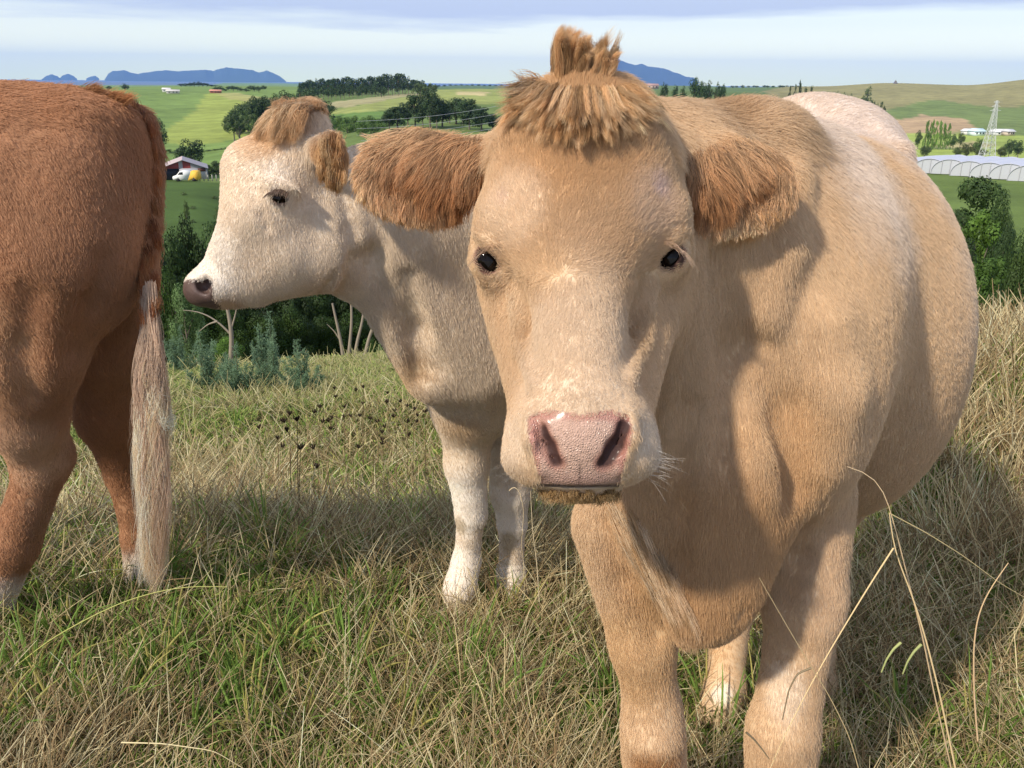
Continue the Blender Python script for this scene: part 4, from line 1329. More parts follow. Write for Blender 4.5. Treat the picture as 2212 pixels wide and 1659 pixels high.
# side wisps
for q in range(5):
    g([(1190 - 8 * q, 182 + 2 * q, 1.17), (1160 - 8 * q, 165 + 3 * q, 1.16), (1122 - 5 * q + rg.uniform(-6, 6), 156 + rg.uniform(-8, 10), 1.15)], 0.2)
# fringe falling outwards and down from the knot's foot
for q in range(260):
    a = rg.uniform(-1, 1); x0 = 1258 + 70 * a; y0 = 176 + rg.uniform(-6, 14) + 6 * abs(a)
    ex = 1258 + 175 * a + rg.uniform(-24, 24); ey = 300 - 58 * abs(a) ** 2 + rg.uniform(-52, 24)
    Y0 = 1.135; Y1 = 1.040 + 0.075 * abs(a) ** 1.5 - 0.012 * rg.random()
    mx = x0 + (ex - x0) * 0.42; my = y0 + (ey - y0) * 0.40 - 12
    g([(x0, y0, Y0 + 0.02), (mx, my, Y0 - 0.038 + 0.05 * abs(a) ** 2), (x0 + (ex - x0) * 0.75, y0 + (ey - y0) * 0.75, (Y1 + Y0 - 0.05) / 2), (ex, ey, Y1)])
for q in range(30):    # skirt over the temples
    s = -1 if q % 2 else 1; x0 = 1258 + s * rg.uniform(60, 120); y0 = 190 + rg.uniform(0, 25)
    ex = 1258 + s * rg.uniform(140, 195); ey = rg.uniform(235, 300)
    g([(x0, y0, 1.16), ((x0 + ex) / 2, (y0 + ey) / 2 - 8, 1.115), (ex, ey, 1.125)], 0.8)
strands('forelock', gd, int(27000 * HR), 0.0016, 0.0016, hairc[0], LONGHAIR, rootA, rad=0.00023, seed=8, curl=0.0022, tipw=0.45)
# lashes
lg = []
for s, ex, ey in ((-1, 1054, 560), (1, 1451, 553)):
    for q in range(16):
        a = q / 15.0
        lg.append((np.array([U(ex + s * (-20 + 38 * a), ey - 26 + 18 * a * a, 1.082 + 0.02 * a), U(ex + s * (-16 + 52 * a), ey - 32 + 34 * a * a, 1.065 + 0.02 * a), U(ex + s * (-10 + 66 * a), ey - 22 + 62 * a * a, 1.055 + 0.02 * a)]), 1.0, np.array([0.62, 0.43, 0.30])))
strands('eyelashes', lg, 110, 0.0012, 0.0022, hairc[0], LONGHAIR, rootA, rad=0.00022, seed=9, k=6)
# long pale hair along the hanging fold of the chest
dg = []
for q in range(80):
    a = q / 79.0; x0 = 1330 + 130 * a + rg.uniform(-26, 20); y0 = 1090 + 215 * a + rg.uniform(-30, 20)
    P0_ = [(x0, y0), (x0 + 14 + 8 * a, y0 + 34), (x0 + 30 + 6 * a, y0 + 74 + rg.uniform(-8, 8))]
    Ys = [surf(A, *p) for p in P0_]
    if max(Ys) - min(Ys) > 0.08: continue
    dg.append((np.array([U(*P0_[0], Ys[0] + 0.001), U(*P0_[1], Ys[1] - 0.008), U(*P0_[2], min(Ys[2], Ys[1] + 0.01) - 0.007)]), 1.0, [np.array([0.66, 0.47, 0.29]), np.array([0.58, 0.38, 0.20]), np.array([0.74, 0.57, 0.38])][q % 3]))
strands('dewlap_hair', dg, int(5200 * HR), 0.0040, 0.0028, hairc[0], LONGHAIR, rootA, rad=0.00024, seed=29, k=7)
# whiskers and chin hair
cg = []
for q in range(0):
    x0 = 1175 + 155 * q / 59.0
    cg.append((np.array([U(x0, 1066, 0.925), U(x0 + rg.uniform(-4, 4), 1082, 0.918), U(x0 + rg.uniform(-8, 8), 1096, 0.925)]), 1.0, np.array([0.40, 0.25, 0.10])))
for q in range(22):
    s = 1 if q % 6 else -1
    x0 = 1252 + s * rg.uniform(120, 155); y0 = rg.uniform(930, 1030)
    cg.append((np.array([U(x0, y0, 0.93), U(x0 + s * 30, y0 + 4, 0.915), U(x0 + s * rg.uniform(45, 75), y0 + rg.uniform(5, 30), 0.91)]), 0.06, np.array([0.8, 0.75, 0.68])))
ch = []
for q in range(70):
    x0 = 1168 + 168 * q / 69.0; yy = 1062 + rg.uniform(-4, 14); Yc = surf(A, x0, yy)
    ch.append((np.array([U(x0, yy, Yc + 0.002), U(x0 + rg.uniform(-4, 4), yy + 10, Yc - 0.006), U(x0 + rg.uniform(-8, 8), yy + 15 + rg.uniform(-4, 4), Yc - 0.002)]), 1.0, [np.array([0.42, 0.27, 0.12]), np.array([0.30, 0.18, 0.07]), np.array([0.55, 0.38, 0.20])][q % 3]))
strands('chin_hair', ch, 1700, 0.0028, 0.0020, hairc[0], LONGHAIR, rootA, rad=0.00022, seed=19, k=6)
strands('whiskers', cg, 60, 0.0016, 0.0060, hairc[0], LONGHAIR, rootA, rad=0.00009, seed=10, k=6)
# ---- the middle cow, in profile
tt = time.time()
SHB = 0.14


def UB(x, y, Y):
    return U(x, y, Y - (SHB if x < 790 and y < 700 else 0.0))


Bc = middle_cow()
rootB = empty('cow', (0.05, 2.42, CAMZ - drop_near(0.05, 2.42)))
tag(rootB, 'pale cream cow seen in profile looking left, dark nose, white lower legs', 'cow', 'cattle in the paddock')
V, Q = Bc.mesh(0.009)
mk = (np.linalg.norm((V - UB(560, 470, 2.12)) / np.array([0.36, 0.25, 0.33]), axis=1) < 1)
V, q4, q3 = refine(V, Q, mk)
for _ in range(2): V = Bc.project(V)


def colB(P):
    c = spots(P, (0.70, 0.58, 0.44), [
        (560, 500, 2.08, 0.26, (0.76, 0.65, 0.52), 0.85), (450, 560, 2.06, 0.12, WHITE * 0.97, 0.9), (530, 400, 2.08, 0.12, (0.76, 0.64, 0.50), 0.7), (600, 250, 2.12, 0.095, (0.62, 0.40, 0.22), 0.9),
        (560, 290, 2.1, 0.08, (0.64, 0.44, 0.26), 0.7), (600, 380, 2.06, 0.05, WHITE * 0.95, 0.6), (560, 560, 2.07, 0.08, (0.68, 0.56, 0.43), 0.6), (700, 600, 2.15, 0.10, (0.66, 0.50, 0.34), 0.6),
        (722, 342, 2.03, 0.085, (0.52, 0.30, 0.13), 0.95), (672, 250, 2.25, 0.07, (0.50, 0.29, 0.13), 0.8),
        (900, 760, 2.26, (0.12, 0.2, 0.16), (0.58, 0.38, 0.19), 0.8), (930, 600, 2.2, (0.10, 0.15, 0.2), (0.68, 0.52, 0.35), 0.5), (980, 520, 2.2, (0.12, 0.15, 0.18), (0.72, 0.57, 0.40), 0.6), (1000, 900, 2.3, 0.10, (0.56, 0.38, 0.2), 0.6),
        (490, 655, 2.08, 0.05, (0.45, 0.28, 0.14), 0.6),
        (1000, 1080, 2.36, (0.12, 0.2, 0.17), WHITE, 1.0), (1000, 1230, 2.36, (0.12, 0.2, 0.15), WHITE, 1.0), (1110, 1100, 2.5, (0.10, 0.2, 0.17), WHITE, 1.0), (1105, 1260, 2.48, (0.12, 0.2, 0.14), WHITE, 1.0),
        (990, 1140, 2.33, (0.03, 0.1, 0.05), (0.50, 0.40, 0.26), 0.7), (1098, 1170, 2.46, (0.035, 0.1, 0.06), (0.46, 0.36, 0.22), 0.7)])
    return np.clip(c * (1.09 + 0.14 * fbm(P * np.array([1, 1, 0.4]), 10, 72))[:, None], 0, 0.92)


def noseB(P):
    x, y, t = proj(P)
    return inpoly(x + 3 * fbm(P, 60, 2), y, [(388, 606), (412, 601), (434, 606), (452, 601), (462, 608), (460, 628), (466, 648), (482, 668), (460, 680), (415, 668), (388, 640)]) & (P[:, 1] < 2.35)


def lidB(P): return np.linalg.norm(P - UB(603, 425, 2.035), axis=1)


def lenB(P):
    L = np.full(len(P), 0.016); x, y, t = proj(P)
    L = np.where(np.linalg.norm(P - UB(560, 480, 2.1), axis=1) < 0.30, 0.010, L)
    L = np.where(np.linalg.norm(P - UB(430, 620, 2.08), axis=1) < 0.09, 0.006, L)
    L = np.where(np.linalg.norm(P - UB(722, 345, 2.03), axis=1) < 0.085, 0.022, L)
    L = np.where(np.linalg.norm(P - UB(672, 250, 2.25), axis=1) < 0.06, 0.022, L)
    L = np.where((y < 275) & (x < 705), 0.026, L); L = np.where(y > 960, 0.010, L)
    L = np.where(noseB(P), 0, L); L = np.where(lidB(P) < 0.024, 0, L)
    return L


def dirB(P, Nn):
    return field(P, img(0.3, 1, 0.2), [(500, 540, 2.08, 0.10, img(-0.75, 0.8, 0)), (590, 400, 2.06, 0.07, img(-0.2, 0.6, 0)), (560, 340, 2.1, 0.06, img(-0.5, -0.5, 0)), (680, 500, 2.1, 0.12, img(0.25, 1, 0.1)),
                                       (600, 260, 2.12, 0.06, img(-0.3, 0.9, 0)), (930, 600, 2.2, 0.2, img(0.3, 1, 0)), (725, 345, 2.03, 0.06, img(0.05, 1, -0.3)), (600, 610, 2.1, 0.08, img(0.4, 0.6, 0))])


colV = colB(V) * 0.9
nb = noseB(V)
pk = np.tile(np.array([0.125, 0.08, 0.068]), (len(V), 1)) * (1 + 0.4 * fbm(V, 60, 3))[:, None]
colV = np.where(nb[:, None], pk, colV)
for (vx, vy, Y, r0, r1, cc) in ((440, 617, 2.05, 0.010, 0.022, (0.015, 0.008, 0.008)),):
    w = (1 - sstep(r0, r1, np.linalg.norm(V - UB(vx, vy, Y), axis=1)))[:, None]; colV = colV * (1 - w) + np.array(cc) * w
w = (1 - sstep(0.016, 0.030, lidB(V) + 0.004 * fbm(V, 60, 4)))[:, None]; colV = colV * (1 - w) + np.array([0.13, 0.085, 0.065]) * w
gzv = CAMZ - drop_near(V[:, 0], V[:, 1]); hf = (1 - sstep(0.03, 0.055, V[:, 2] - gzv))[:, None]; colV = colV * (1 - hf) + np.array([0.30, 0.22, 0.15]) * hf
body_object(rootB, V, q4, q3, colV, nb.astype(float) * 0.7)
coat('coat', Bc, V, tris_of(q4, q3), int(340000 * HR), lambda P, Nn: seen_w()(P, Nn) * np.where(P[:, 1] > 2.9, 0.1, 1) * np.where(np.linalg.norm(P - UB(560, 480, 2.1), axis=1) < 0.34, 2.0, 1),
     lenB, dirB, colB, lambda P: 0.00020 * np.linalg.norm(P - EYE, axis=1), HAIR, rootB, lift=0.20, wave=0.06, spread=0.006, seed=12, kids=5, clump=0.22, scat=0.05)
eyeball(rootB, UB(603, 426, 2.052), 0.0235)
rg = np.random.default_rng(33)
gd = []
for q in range(90):      # tuft over the poll
    x0 = 648 + rg.uniform(-26, 24); y0 = 232 + rg.uniform(-6, 8); ex = x0 - rg.uniform(14, 90); ey = 285 + rg.uniform(-22, 18) + 0.15 * (x0 - ex)
    Y0 = 2.15 - rg.uniform(0, 0.03); Y1 = 2.075 + 0.03 * (ex < 575)
    gd.append((np.array([UB(x0, y0, Y0), UB((x0 + ex) / 2 - 4, (y0 + ey) / 2 - 20, Y0 - 0.045), UB(ex, ey, Y1 - 0.01)]), 1.0, [np.array([0.66, 0.44, 0.24]), np.array([0.74, 0.54, 0.33]), np.array([0.56, 0.34, 0.17])][q % 3]))
for q in range(14):
    x0 = 600 + q * 7; gd.append((np.array([UB(x0 + 10, 240, 2.16), UB(x0 - 2, 226 - rg.uniform(0, 6), 2.15), UB(x0 - rg.uniform(8, 20), 224 + rg.uniform(-8, 12), 2.14)]), 0.5, np.array([0.62, 0.40, 0.22])))
strands('forelock', gd, int(11000 * HR), 0.0032, 0.0035, GOLD, LONGHAIR, rootB, rad=0.00042, seed=14, curl=0.006, k=9)
gd = []
for q in range(46):      # shaggy near ear
    x0 = 718 + rg.uniform(-26, 24); y0 = 340 + rg.uniform(-52, 40)
    gd.append((np.array([UB(x0, y0, 2.005), UB(x0 + rg.uniform(-6, 6), y0 + 14, 1.99), UB(x0 + rg.uniform(-9, 9) - 0.1 * (x0 - 718), y0 + 36 + rg.uniform(-6, 10), 1.998)]), 1.0, [np.array([0.58, 0.34, 0.15]), np.array([0.72, 0.48, 0.25]), np.array([0.36, 0.18, 0.07])][q % 3]))
strands('ear_hair', gd, int(5000 * HR), 0.004, 0.003, GOLD, LONGHAIR, rootB, rad=0.00045, seed=15, k=6)
lg = []
for q in range(12):
    a = q / 11.0
    lg.append((np.array([UB(582 + 42 * a, 418 - 8 * math.sin(3 * a), 2.022), UB(574 + 46 * a, 420 - 10 * math.sin(3 * a), 2.008), UB(566 + 50 * a, 430 - 6 * math.sin(3 * a), 2.004)]), 1.0, np.array([0.22, 0.15, 0.11])))
strands('eyelashes', lg, 160, 0.0008, 0.001, GOLD, LONGHAIR, rootB, rad=0.0005, seed=16, k=6)
print('middle cow', round(time.time() - tt, 1))

SHB = 0.0
# ---- the brown cow, hindquarters only in the picture
tt = time.time()
Cc = brown_cow()
rootC = empty('cow', (-1.15, 2.1, CAMZ - drop_near(-1.15, 2.1)))
tag(rootC, 'red brown cow with cream tail tassel and white socks, only its hindquarters in view', 'cow', 'cattle in the paddock')
V, Q = Cc.mesh(0.010)
q4, q3 = Q, np.zeros((0, 3), int)


def colC(P):
    c = spots(P, (0.45, 0.235, 0.122), [
        (100, 210, 2.05, (0.35, 0.3, 0.08), (0.42, 0.205, 0.10), 0.7), (60, 480, 1.8, (0.20, 0.2, 0.20), (0.47, 0.245, 0.125), 0.7), (0, 740, 1.85, (0.13, 0.2, 0.2), (0.60, 0.36, 0.20), 0.8), (30, 980, 1.9, (0.14, 0.2, 0.2), (0.66, 0.43, 0.27), 0.85),
        (200, 600, 1.95, (0.14, 0.2, 0.2), (0.41, 0.205, 0.10), 0.6), (290, 350, 2.1, (0.07, 0.2, 0.16), (0.36, 0.155, 0.065), 0.6),
        (90, 1110, 2.0, (0.05, 0.1, 0.1), (0.42, 0.24, 0.14), 0.7), (0, 1290, 2.0, (0.13, 0.2, 0.145), WHITE * 0.95, 1.0),
        (310, 1225, 2.33, (0.12, 0.2, 0.115), WHITE * 0.95, 1.0), (250, 900, 2.3, (0.12, 0.2, 0.3), (0.40, 0.19, 0.09), 0.7),
        (326, 520, 2.17, (0.05, 0.1, 0.32), (0.30, 0.105, 0.035), 0.7)])
    return c * (1 + 0.24 * fbm(P * np.array([1, 1, 0.5]), 9, 92))[:, None]


def lenC(P):
    x, y, t = proj(P); L = np.full(len(P), 0.020)
    L = np.where(y < 260, 0.030, L); L = np.where((x > 225) & (y < 420), 0.030, L); L = np.where(y > 1000, 0.013, L)
    return L


def dirC(P, Nn):
    return field(P, img(0.35, 1, 0), [(80, 220, 2.0, 0.15, img(0.95, -0.15, 0)), (280, 240, 2.1, 0.1, img(0.7, 0.45, 0)), (60, 450, 1.85, 0.2, img(0.35, 0.9, 0)), (250, 350, 2.05, 0.12, img(0.35, 1, 0)), (150, 700, 1.9, 0.15, img(0.45, 1, 0)), (330, 450, 2.1, 0.12, img(0.15, 1, 0))])


colV = colC(V) * 0.85
gzv = CAMZ - drop_near(V[:, 0], V[:, 1]); hf = (1 - sstep(0.03, 0.055, V[:, 2] - gzv))[:, None]; colV = colV * (1 - hf) + np.array([0.05, 0.035, 0.03]) * hf
body_object(rootC, V, q4, q3, colV, np.zeros(len(V)))
coat('coat', Cc, V, tris_of(q4), int(240000 * HR), lambda P, Nn: seen_w()(P, Nn) * np.where(P[:, 0] < -1.75, 0.12, 1), lenC, dirC, colC,
     lambda P: 0.00023 * np.linalg.norm(P - EYE, axis=1), HAIR, rootC, lift=0.22, wave=0.16, spread=0.009, clump=0.55, seed=13, kids=7)
rg = np.random.default_rng(44)
gd = []
for q in range(90):
    a = rg.uniform(-1, 1); y0 = rg.uniform(610, 900); w = 10 + 20 * sstep(640, 900, y0)
    endy = rg.uniform(1000, 1275) if q % 3 else rg.uniform(900, 1100)
    x0 = 322 + a * w * 0.5
    cc = [np.array([0.90, 0.78, 0.58]), np.array([0.84, 0.68, 0.46]), np.array([0.93, 0.87, 0.72]), np.array([0.70, 0.49, 0.29])][rg.integers(4)]
    if y0 < 690: cc = np.array([0.72, 0.54, 0.40])
    bulge = 30 * a
    gd.append((np.array([U(x0, y0, 1.925 - 0.03 * sstep(640, 900, y0)), U(324 + bulge * 0.9, (y0 * 2 + endy) / 3 + 20, 1.885), U(328 + bulge * (0.95 if endy < 1150 else 0.75) + rg.uniform(-5, 5), (y0 + endy * 2) / 3, 1.89), U(330 + bulge * 0.42 + rg.uniform(-10, 14), endy, 1.90)]), 1.0, cc))
strands('tail_switch', gd, int(14000 * HR), 0.0042, 0.0060, CREAM, LONGHAIR, rootC, rad=0.00042, seed=17, curl=0.015, k=14, tipw=0.5)
gd = []
for q in range(46):      # rough hair down the dock and over the tail head
    y0 = 215 + 10.0 * q; x0 = float(np.interp(y0, [215, 262, 330, 480, 680], [285, 318, 334, 336, 330])) + rg.uniform(-22, 8)
    Yt = float(np.interp(y0, [215, 330, 480, 650, 820], [2.13, 2.12, 2.03, 1.92, 1.88])); x0 = x0 - 6 * (y0 > 400)
    gd.append((np.array([U(x0, y0, Yt), U(x0 + 5, y0 + 16, Yt - 0.015), U(x0 + rg.uniform(0, 8), y0 + rg.uniform(34, 52), Yt - 0.01)]), 1.0, [np.array([0.36, 0.14, 0.05]), np.array([0.44, 0.20, 0.08]), np.array([0.26, 0.09, 0.03])][q % 3]))
for q in range(40):      # wisps along the top of the rump
    x0 = rg.uniform(-20, 270); y0 = 203 + max(0, x0 - 180) * 0.2
    gd.append((np.array([U(x0, y0 + 4, 2.08), U(x0 + 14, y0 - 8, 2.07), U(x0 + 34, y0 - rg.uniform(6, 22) , 2.06)]), 0.6, np.array([0.50, 0.25, 0.11])))
strands('tail_hair', gd, int(6000 * HR), 0.006, 0.004, GOLD, LONGHAIR, rootC, rad=0.00045, seed=18, k=7)
print('brown cow', round(time.time() - tt, 1))
# ------------------------------------------------------------------ paddock grass
def grass(n, seed, r0, r1, kind):
    rng = np.random.default_rng(seed)
    m = int(n * 1.0)
    az = rng.uniform(-0.88, 0.95, m); r = np.exp(rng.uniform(math.log(r0), math.log(r1), m))
    # half of the blades stand in tussocks
    nt_ = max(10, m // 55); ta = rng.uniform(-0.88, 0.95, nt_); tr_ = np.exp(rng.uniform(math.log(r0), math.log(r1), nt_))
    ti = rng.integers(0, nt_, m); intus = rng.random(m) < (0.62 if kind == 'blade' else 0.45)
    ox, oy = rng.normal(0, 0.032, m) * np.maximum(1, tr_[ti] / 2.5), rng.normal(0, 0.032, m) * np.maximum(1, tr_[ti] / 2.5)
    x = np.where(intus, tr_[ti] * np.sin(ta[ti]) + ox, r * np.sin(az)); y = np.where(intus, tr_[ti] * np.cos(ta[ti]) + oy, r * np.cos(az)); r = np.hypot(x, y)
    tone = np.where(intus, rng.uniform(0.75, 1.3, nt_)[ti], 1.0)
    XY = np.stack([x, y], -1)
    pg = fbm(XY, 1.7, 61, 3) + 0.5 * fbm(XY, 5.0, 62, 2)         # green or straw patch
    ph = fbm(XY, 1.1, 63, 3)                                     # tall or short patch
    right = sstep(1.1, 2.2, x) * sstep(2.4, 3.6, r)
    far = sstep(4, 10, r)
    z = CAMZ - land_drop(x, y)
    k = 5
    if kind == 'blade':
        L = rng.uniform(0.05, 0.15, m) * (1 + 0.7 * ph) * (1 + 0.5 * far) * (1 - 0.35 * far); w = rng.uniform(0.0011, 0.0032, m)
        lean = rng.uniform(0.15, 0.95, m); droop = rng.uniform(0.2, 0.7, m)
        g1, g2, g3 = np.array([0.15, 0.25, 0.04]), np.array([0.30, 0.39, 0.09]), np.array([0.46, 0.42, 0.15])
        q = rng.random(m)
        col = np.where((q < 0.45)[:, None], g1, np.where((q < 0.8 + 0.1 * pg)[:, None], g2, g3)) * rng.uniform(0.5, 1.4, m)[:, None]
    elif kind == 'straw':
        L = rng.uniform(0.08, 0.33, m) * (1 + 0.6 * ph) * (1 + 0.5 * right); w = rng.uniform(0.0007, 0.0015, m)
        lean = rng.uniform(0.3, 1.3, m) * (1 - 0.5 * right); droop = rng.uniform(0.05, 0.6, m)
        s1, s2, s3 = np.array([0.60, 0.49, 0.27]), np.array([0.34, 0.235, 0.12]), np.array([0.76, 0.67, 0.42])
        q = rng.random(m)
        col = np.where((q < 0.45)[:, None], s1, np.where((q < 0.82)[:, None], s2, s3)) * rng.uniform(0.45, 1.3, m)[:, None]
        keep = rng.random(m) < np.clip(0.50 - 1.3 * pg + 0.6 * right - 0.25 * far * (1 - right), 0.12, 1)
    else:   # matted litter close to the soil
        L = rng.uniform(0.05, 0.16, m); w = rng.uniform(0.0008, 0.0018, m)
        lean = rng.uniform(1.6, 3.0, m); droop = rng.uniform(0.0, 0.2, m)
        col = np.where((rng.random(m) < 0.5)[:, None], np.array([0.17, 0.12, 0.06]), np.array([0.34, 0.27, 0.14])) * rng.uniform(0.6, 1.3, m)[:, None]
    w = w * np.maximum(1.0, r / 1.9) ** 0.85
    if kind != 'straw': keep = np.ones(m, bool)
    # cattle stand with their feet in it: nothing grows through the front cow's head
    th = np.where(intus, np.arctan2(oy, ox) + rng.normal(0, 0.6, m), rng.uniform(0, 2 * math.pi, m) + 0.6 * vnoise(XY, 3.0, 64))
    col = col * tone[:, None]
    h = np.stack([np.cos(th), np.sin(th), 0 * th], -1)
    sn = np.sin(np.arctan(lean))[:, None]; cs = np.cos(np.arctan(lean))
    P = np.zeros((m, k, 3)); base = np.stack([x, y, z - 0.006], -1)
    wob = rng.normal(0, 0.09, (m, 3))
    for j, s in enumerate(np.linspace(0, 1, k)):
        P[:, j] = base + h * sn * (L * (s + 0.25 * droop * s * s))[:, None]
        P[:, j, 2] += L * (cs * s - 0.55 * droop * s * s * (cs + 0.15))
        P[:, j] += wob * (L * s * s)[:, None]
    # the tips never sink into the soil
    P[:, :, 2] = np.maximum(P[:, :, 2], (z - 0.006)[:, None] + 0.004 * np.arange(k)[None])
    tp = np.array([0.8, 1.0, 0.9, 0.65, 0.12]) if kind != 'straw' else np.array([1.0, 0.9, 0.8, 0.7, 0.35])
    R = w[:, None] * tp[None]
    if far.any():
        # farther off the sward is short, even and paler
        ff = (far * (1 - right))[:, None]
        col = col * (1 - 0.55 * ff) + np.array([0.36, 0.38, 0.14]) * (0.55 * ff) * rng.uniform(0.75, 1.2, m)[:, None]
    return P[keep], R[keep], np.clip(col[keep], 0.01, 0.9)


GR = 1.0 if 'thin' not in DEV else 0.25
parts_ = [grass(int(300000 * GR), 101, 0.85, 18, 'blade'), grass(int(190000 * GR), 102, 0.85, 14, 'straw'), grass(int(100000 * GR), 103, 0.85, 9, 'litter')]
# clumps of broad fresh green blades
rng = np.random.default_rng(105)
cl = []
spots_ = [(600, 1230, 1.0), (580, 1190, 1.2), (1000, 1480, 1.0), (700, 1380, 0.8), (1020, 1560, 0.9), (240, 1560, 1.0), (80, 1500, 0.9), (450, 1560, 0.8), (1120, 1600, 0.9), (860, 1610, 0.9), (2120, 1620, 1.0), (1960, 1600, 0.8), (320, 1480, 0.6), (520, 1500, 0.7), (640, 1580, 0.8), (2180, 900, 1.0), (2060, 1010, 0.9), (1180, 1420, 0.7), (760, 1480, 0.8), (130, 1390, 0.7), (470, 1180, 0.8), (820, 1240, 0.7), (1560, 1640, 0.8)]
for q in range(60):
    spots_.append((rng.uniform(-60, 2270), rng.uniform(860, 1640) if q % 3 else rng.uniform(1150, 1640), rng.uniform(0.45, 0.95)))
for (vx, vy, sz) in spots_:
    p = land_hit(vx, vy, 0.9, 12)
    nb = 26
    th = rng.uniform(0, 6.28, nb); rad_ = rng.uniform(0, 0.06, nb); L = rng.uniform(0.14, 0.32, nb) * sz; ln = rng.uniform(0.12, 0.6, nb)
    Pk = np.zeros((nb, 5, 3))
    for j, s in enumerate(np.linspace(0, 1, 5)):
        Pk[:, j, 0] = p[0] + np.cos(th) * (rad_ + L * ln * (s + 0.9 * s * s) * 0.6); Pk[:, j, 1] = p[1] + np.sin(th) * (rad_ + L * ln * (s + 0.9 * s * s) * 0.6)
        Pk[:, j, 2] = p[2] + L * (s - 0.45 * ln * 1.6 * s * s)
    Rk = rng.uniform(0.0018, 0.0034, nb)[:, None] * np.array([0.7, 1, 1, 0.7, 0.1])[None]
    ck = np.where((rng.random(nb) < 0.75)[:, None], np.array([0.17, 0.27, 0.055]), np.array([0.42, 0.38, 0.12])) * rng.uniform(0.75, 1.3, nb)[:, None]
    parts_.append((Pk, Rk, ck))
GMAT = hair_mat('grass_blades', 0.6, 0.25, 0.35)
P = np.concatenate([q[0] for q in parts_]); R = np.concatenate([q[1] for q in parts_]); Cc_ = np.concatenate([q[2] for q in parts_])
o = curves_np('grass', P, R, Cc_, GMAT); tag(o, 'matted green and straw coloured grass covering the paddock', 'grass', kind='stuff')
print('grass', len(P))


def tube(pts, rad, sides=6, smooth_n=0):
    """a tapering tube along points; returns verts, quads"""
    pts = np.asarray(pts, float); rad = np.asarray(rad, float)
    if smooth_n:
        L = np.r_[0, np.cumsum(np.linalg.norm(np.diff(pts, axis=0), axis=1))]; s = np.linspace(0, L[-1], smooth_n)
        q = np.stack([np.interp(s, L, pts[:, i]) for i in range(3)], 1); r_ = np.interp(s, L, rad)
        for _ in range(3): q[1:-1] = q[1:-1] * 0.5 + (q[:-2] + q[2:]) * 0.25
        pts, rad = q, r_
    n = len(pts); T = nrm(np.gradient(pts, axis=0)); ref = np.array([0.31, 0.77, 0.55])
    A = nrm(np.cross(T, ref)); B = np.cross(T, A); a = np.linspace(0, 2 * math.pi, sides, endpoint=False)
    V = pts[:, None] + rad[:, None, None] * (np.cos(a)[None, :, None] * A[:, None] + np.sin(a)[None, :, None] * B[:, None])
    i = np.arange(n - 1)[:, None] * sides; j = np.arange(sides)[None]
    Q = np.stack([i + j, i + (j + 1) % sides, i + sides + (j + 1) % sides, i + sides + j], -1).reshape(-1, 4)
    return V.reshape(-1, 3), Q


class MB:
    def __init__(s): s.V = []; s.Q = []; s.T = []; s.C = []; s.n = 0
    def add(s, V, Q=None, T=None, col=(1, 1, 1)):
        V = np.asarray(V, float); s.V.append(V)
        if Q is not None and len(Q): s.Q.append(np.asarray(Q) + s.n)
        if T is not None and len(T): s.T.append(np.asarray(T) + s.n)
        s.C.append(np.tile(np.asarray(col, float), (len(V), 1)) if np.ndim(col) == 1 else np.asarray(col)); s.n += len(V); return s
    def tube(s, pts, rad, col=(1, 1, 1), sides=6, n=0): V, Q = tube(pts, rad, sides, n); return s.add(V, Q, col=col)
    def box(s, c, h, M=None, col=(1, 1, 1)):
        V = np.array([[x, y, z] for x in (-1, 1) for y in (-1, 1) for z in (-1, 1)], float) * np.asarray(h)
        if M is not None: V = V @ M
        return s.add(V + np.asarray(c), [[0, 1, 3, 2], [4, 6, 7, 5], [0, 4, 5, 1], [2, 3, 7, 6], [0, 2, 6, 4], [1, 5, 7, 3]], col=col)
    def build(s, name, mat, parent=None, smooth=False, origin=None):
        return mesh_np(name, np.concatenate(s.V), np.concatenate(s.Q) if s.Q else None, np.concatenate(s.T) if s.T else None, mat, parent, smooth, np.concatenate(s.C), origin)


PLANT = mat_basic('dry_stem', (0.6, 0.48, 0.28), 0.6, attr='albedo', spec=0.3)
# tall dry stalks standing by themselves in the foreground
def stalk(pts, Y, r, col, label, name='grass_stalk', grp='tall dry grass stalks'):
    P = np.array([U(p[0], p[1], Y if len(p) == 2 else p[2]) for p in pts])
    mb = MB(); rr_ = np.linspace(r, r * 0.45, len(P)); mb.tube(P, rr_, col, 6, 26)
    o = mb.build(name, PLANT, origin=P[0]); tag(o, label, 'grass stalk', grp)
    return o
STR = (0.74, 0.56, 0.30)
stalk([(2072, 1700), (2030, 1500), (2000, 1380), (1972, 1290), (1950, 1235), (1930, 1184), (1926, 1150), (1921, 1108)], 1.12, 0.0016, STR, 'straw stalk bending at the top beside the front cow, bottom right')
stalk([(2064, 1700), (2018, 1500), (1992, 1370), (1966, 1270), (1944, 1180), (1925, 1108), (1908, 1050), (1893, 1018), (1860, 1010), (1830, 1008)], 1.14, 0.0012, (0.62, 0.46, 0.27), 'tallest thin brown stalk, its tip bent over toward the cow')
stalk([(1930, 1184), (1905, 1222), (1850, 1310), (1790, 1410), (1740, 1500), (1690, 1600), (1655, 1680)], 1.10, 0.0014, STR, 'broken straw stalk slanting down across the cow\'s right foreleg')
stalk([(2112, 1600), (2104, 1500), (2103, 1400), (2110, 1340), (2125, 1296), (2150, 1255), (2178, 1216)], 1.20, 0.0016, (0.66, 0.47, 0.27), 'curved straw stalk at the lower right edge')
stalk([(1640, 1248), (1690, 1335), (1740, 1420), (1790, 1500), (1835, 1590), (1860, 1680)][::-1], 1.08, 0.0009, (0.55, 0.42, 0.22), 'fine stalk crossing in front of the foreleg')
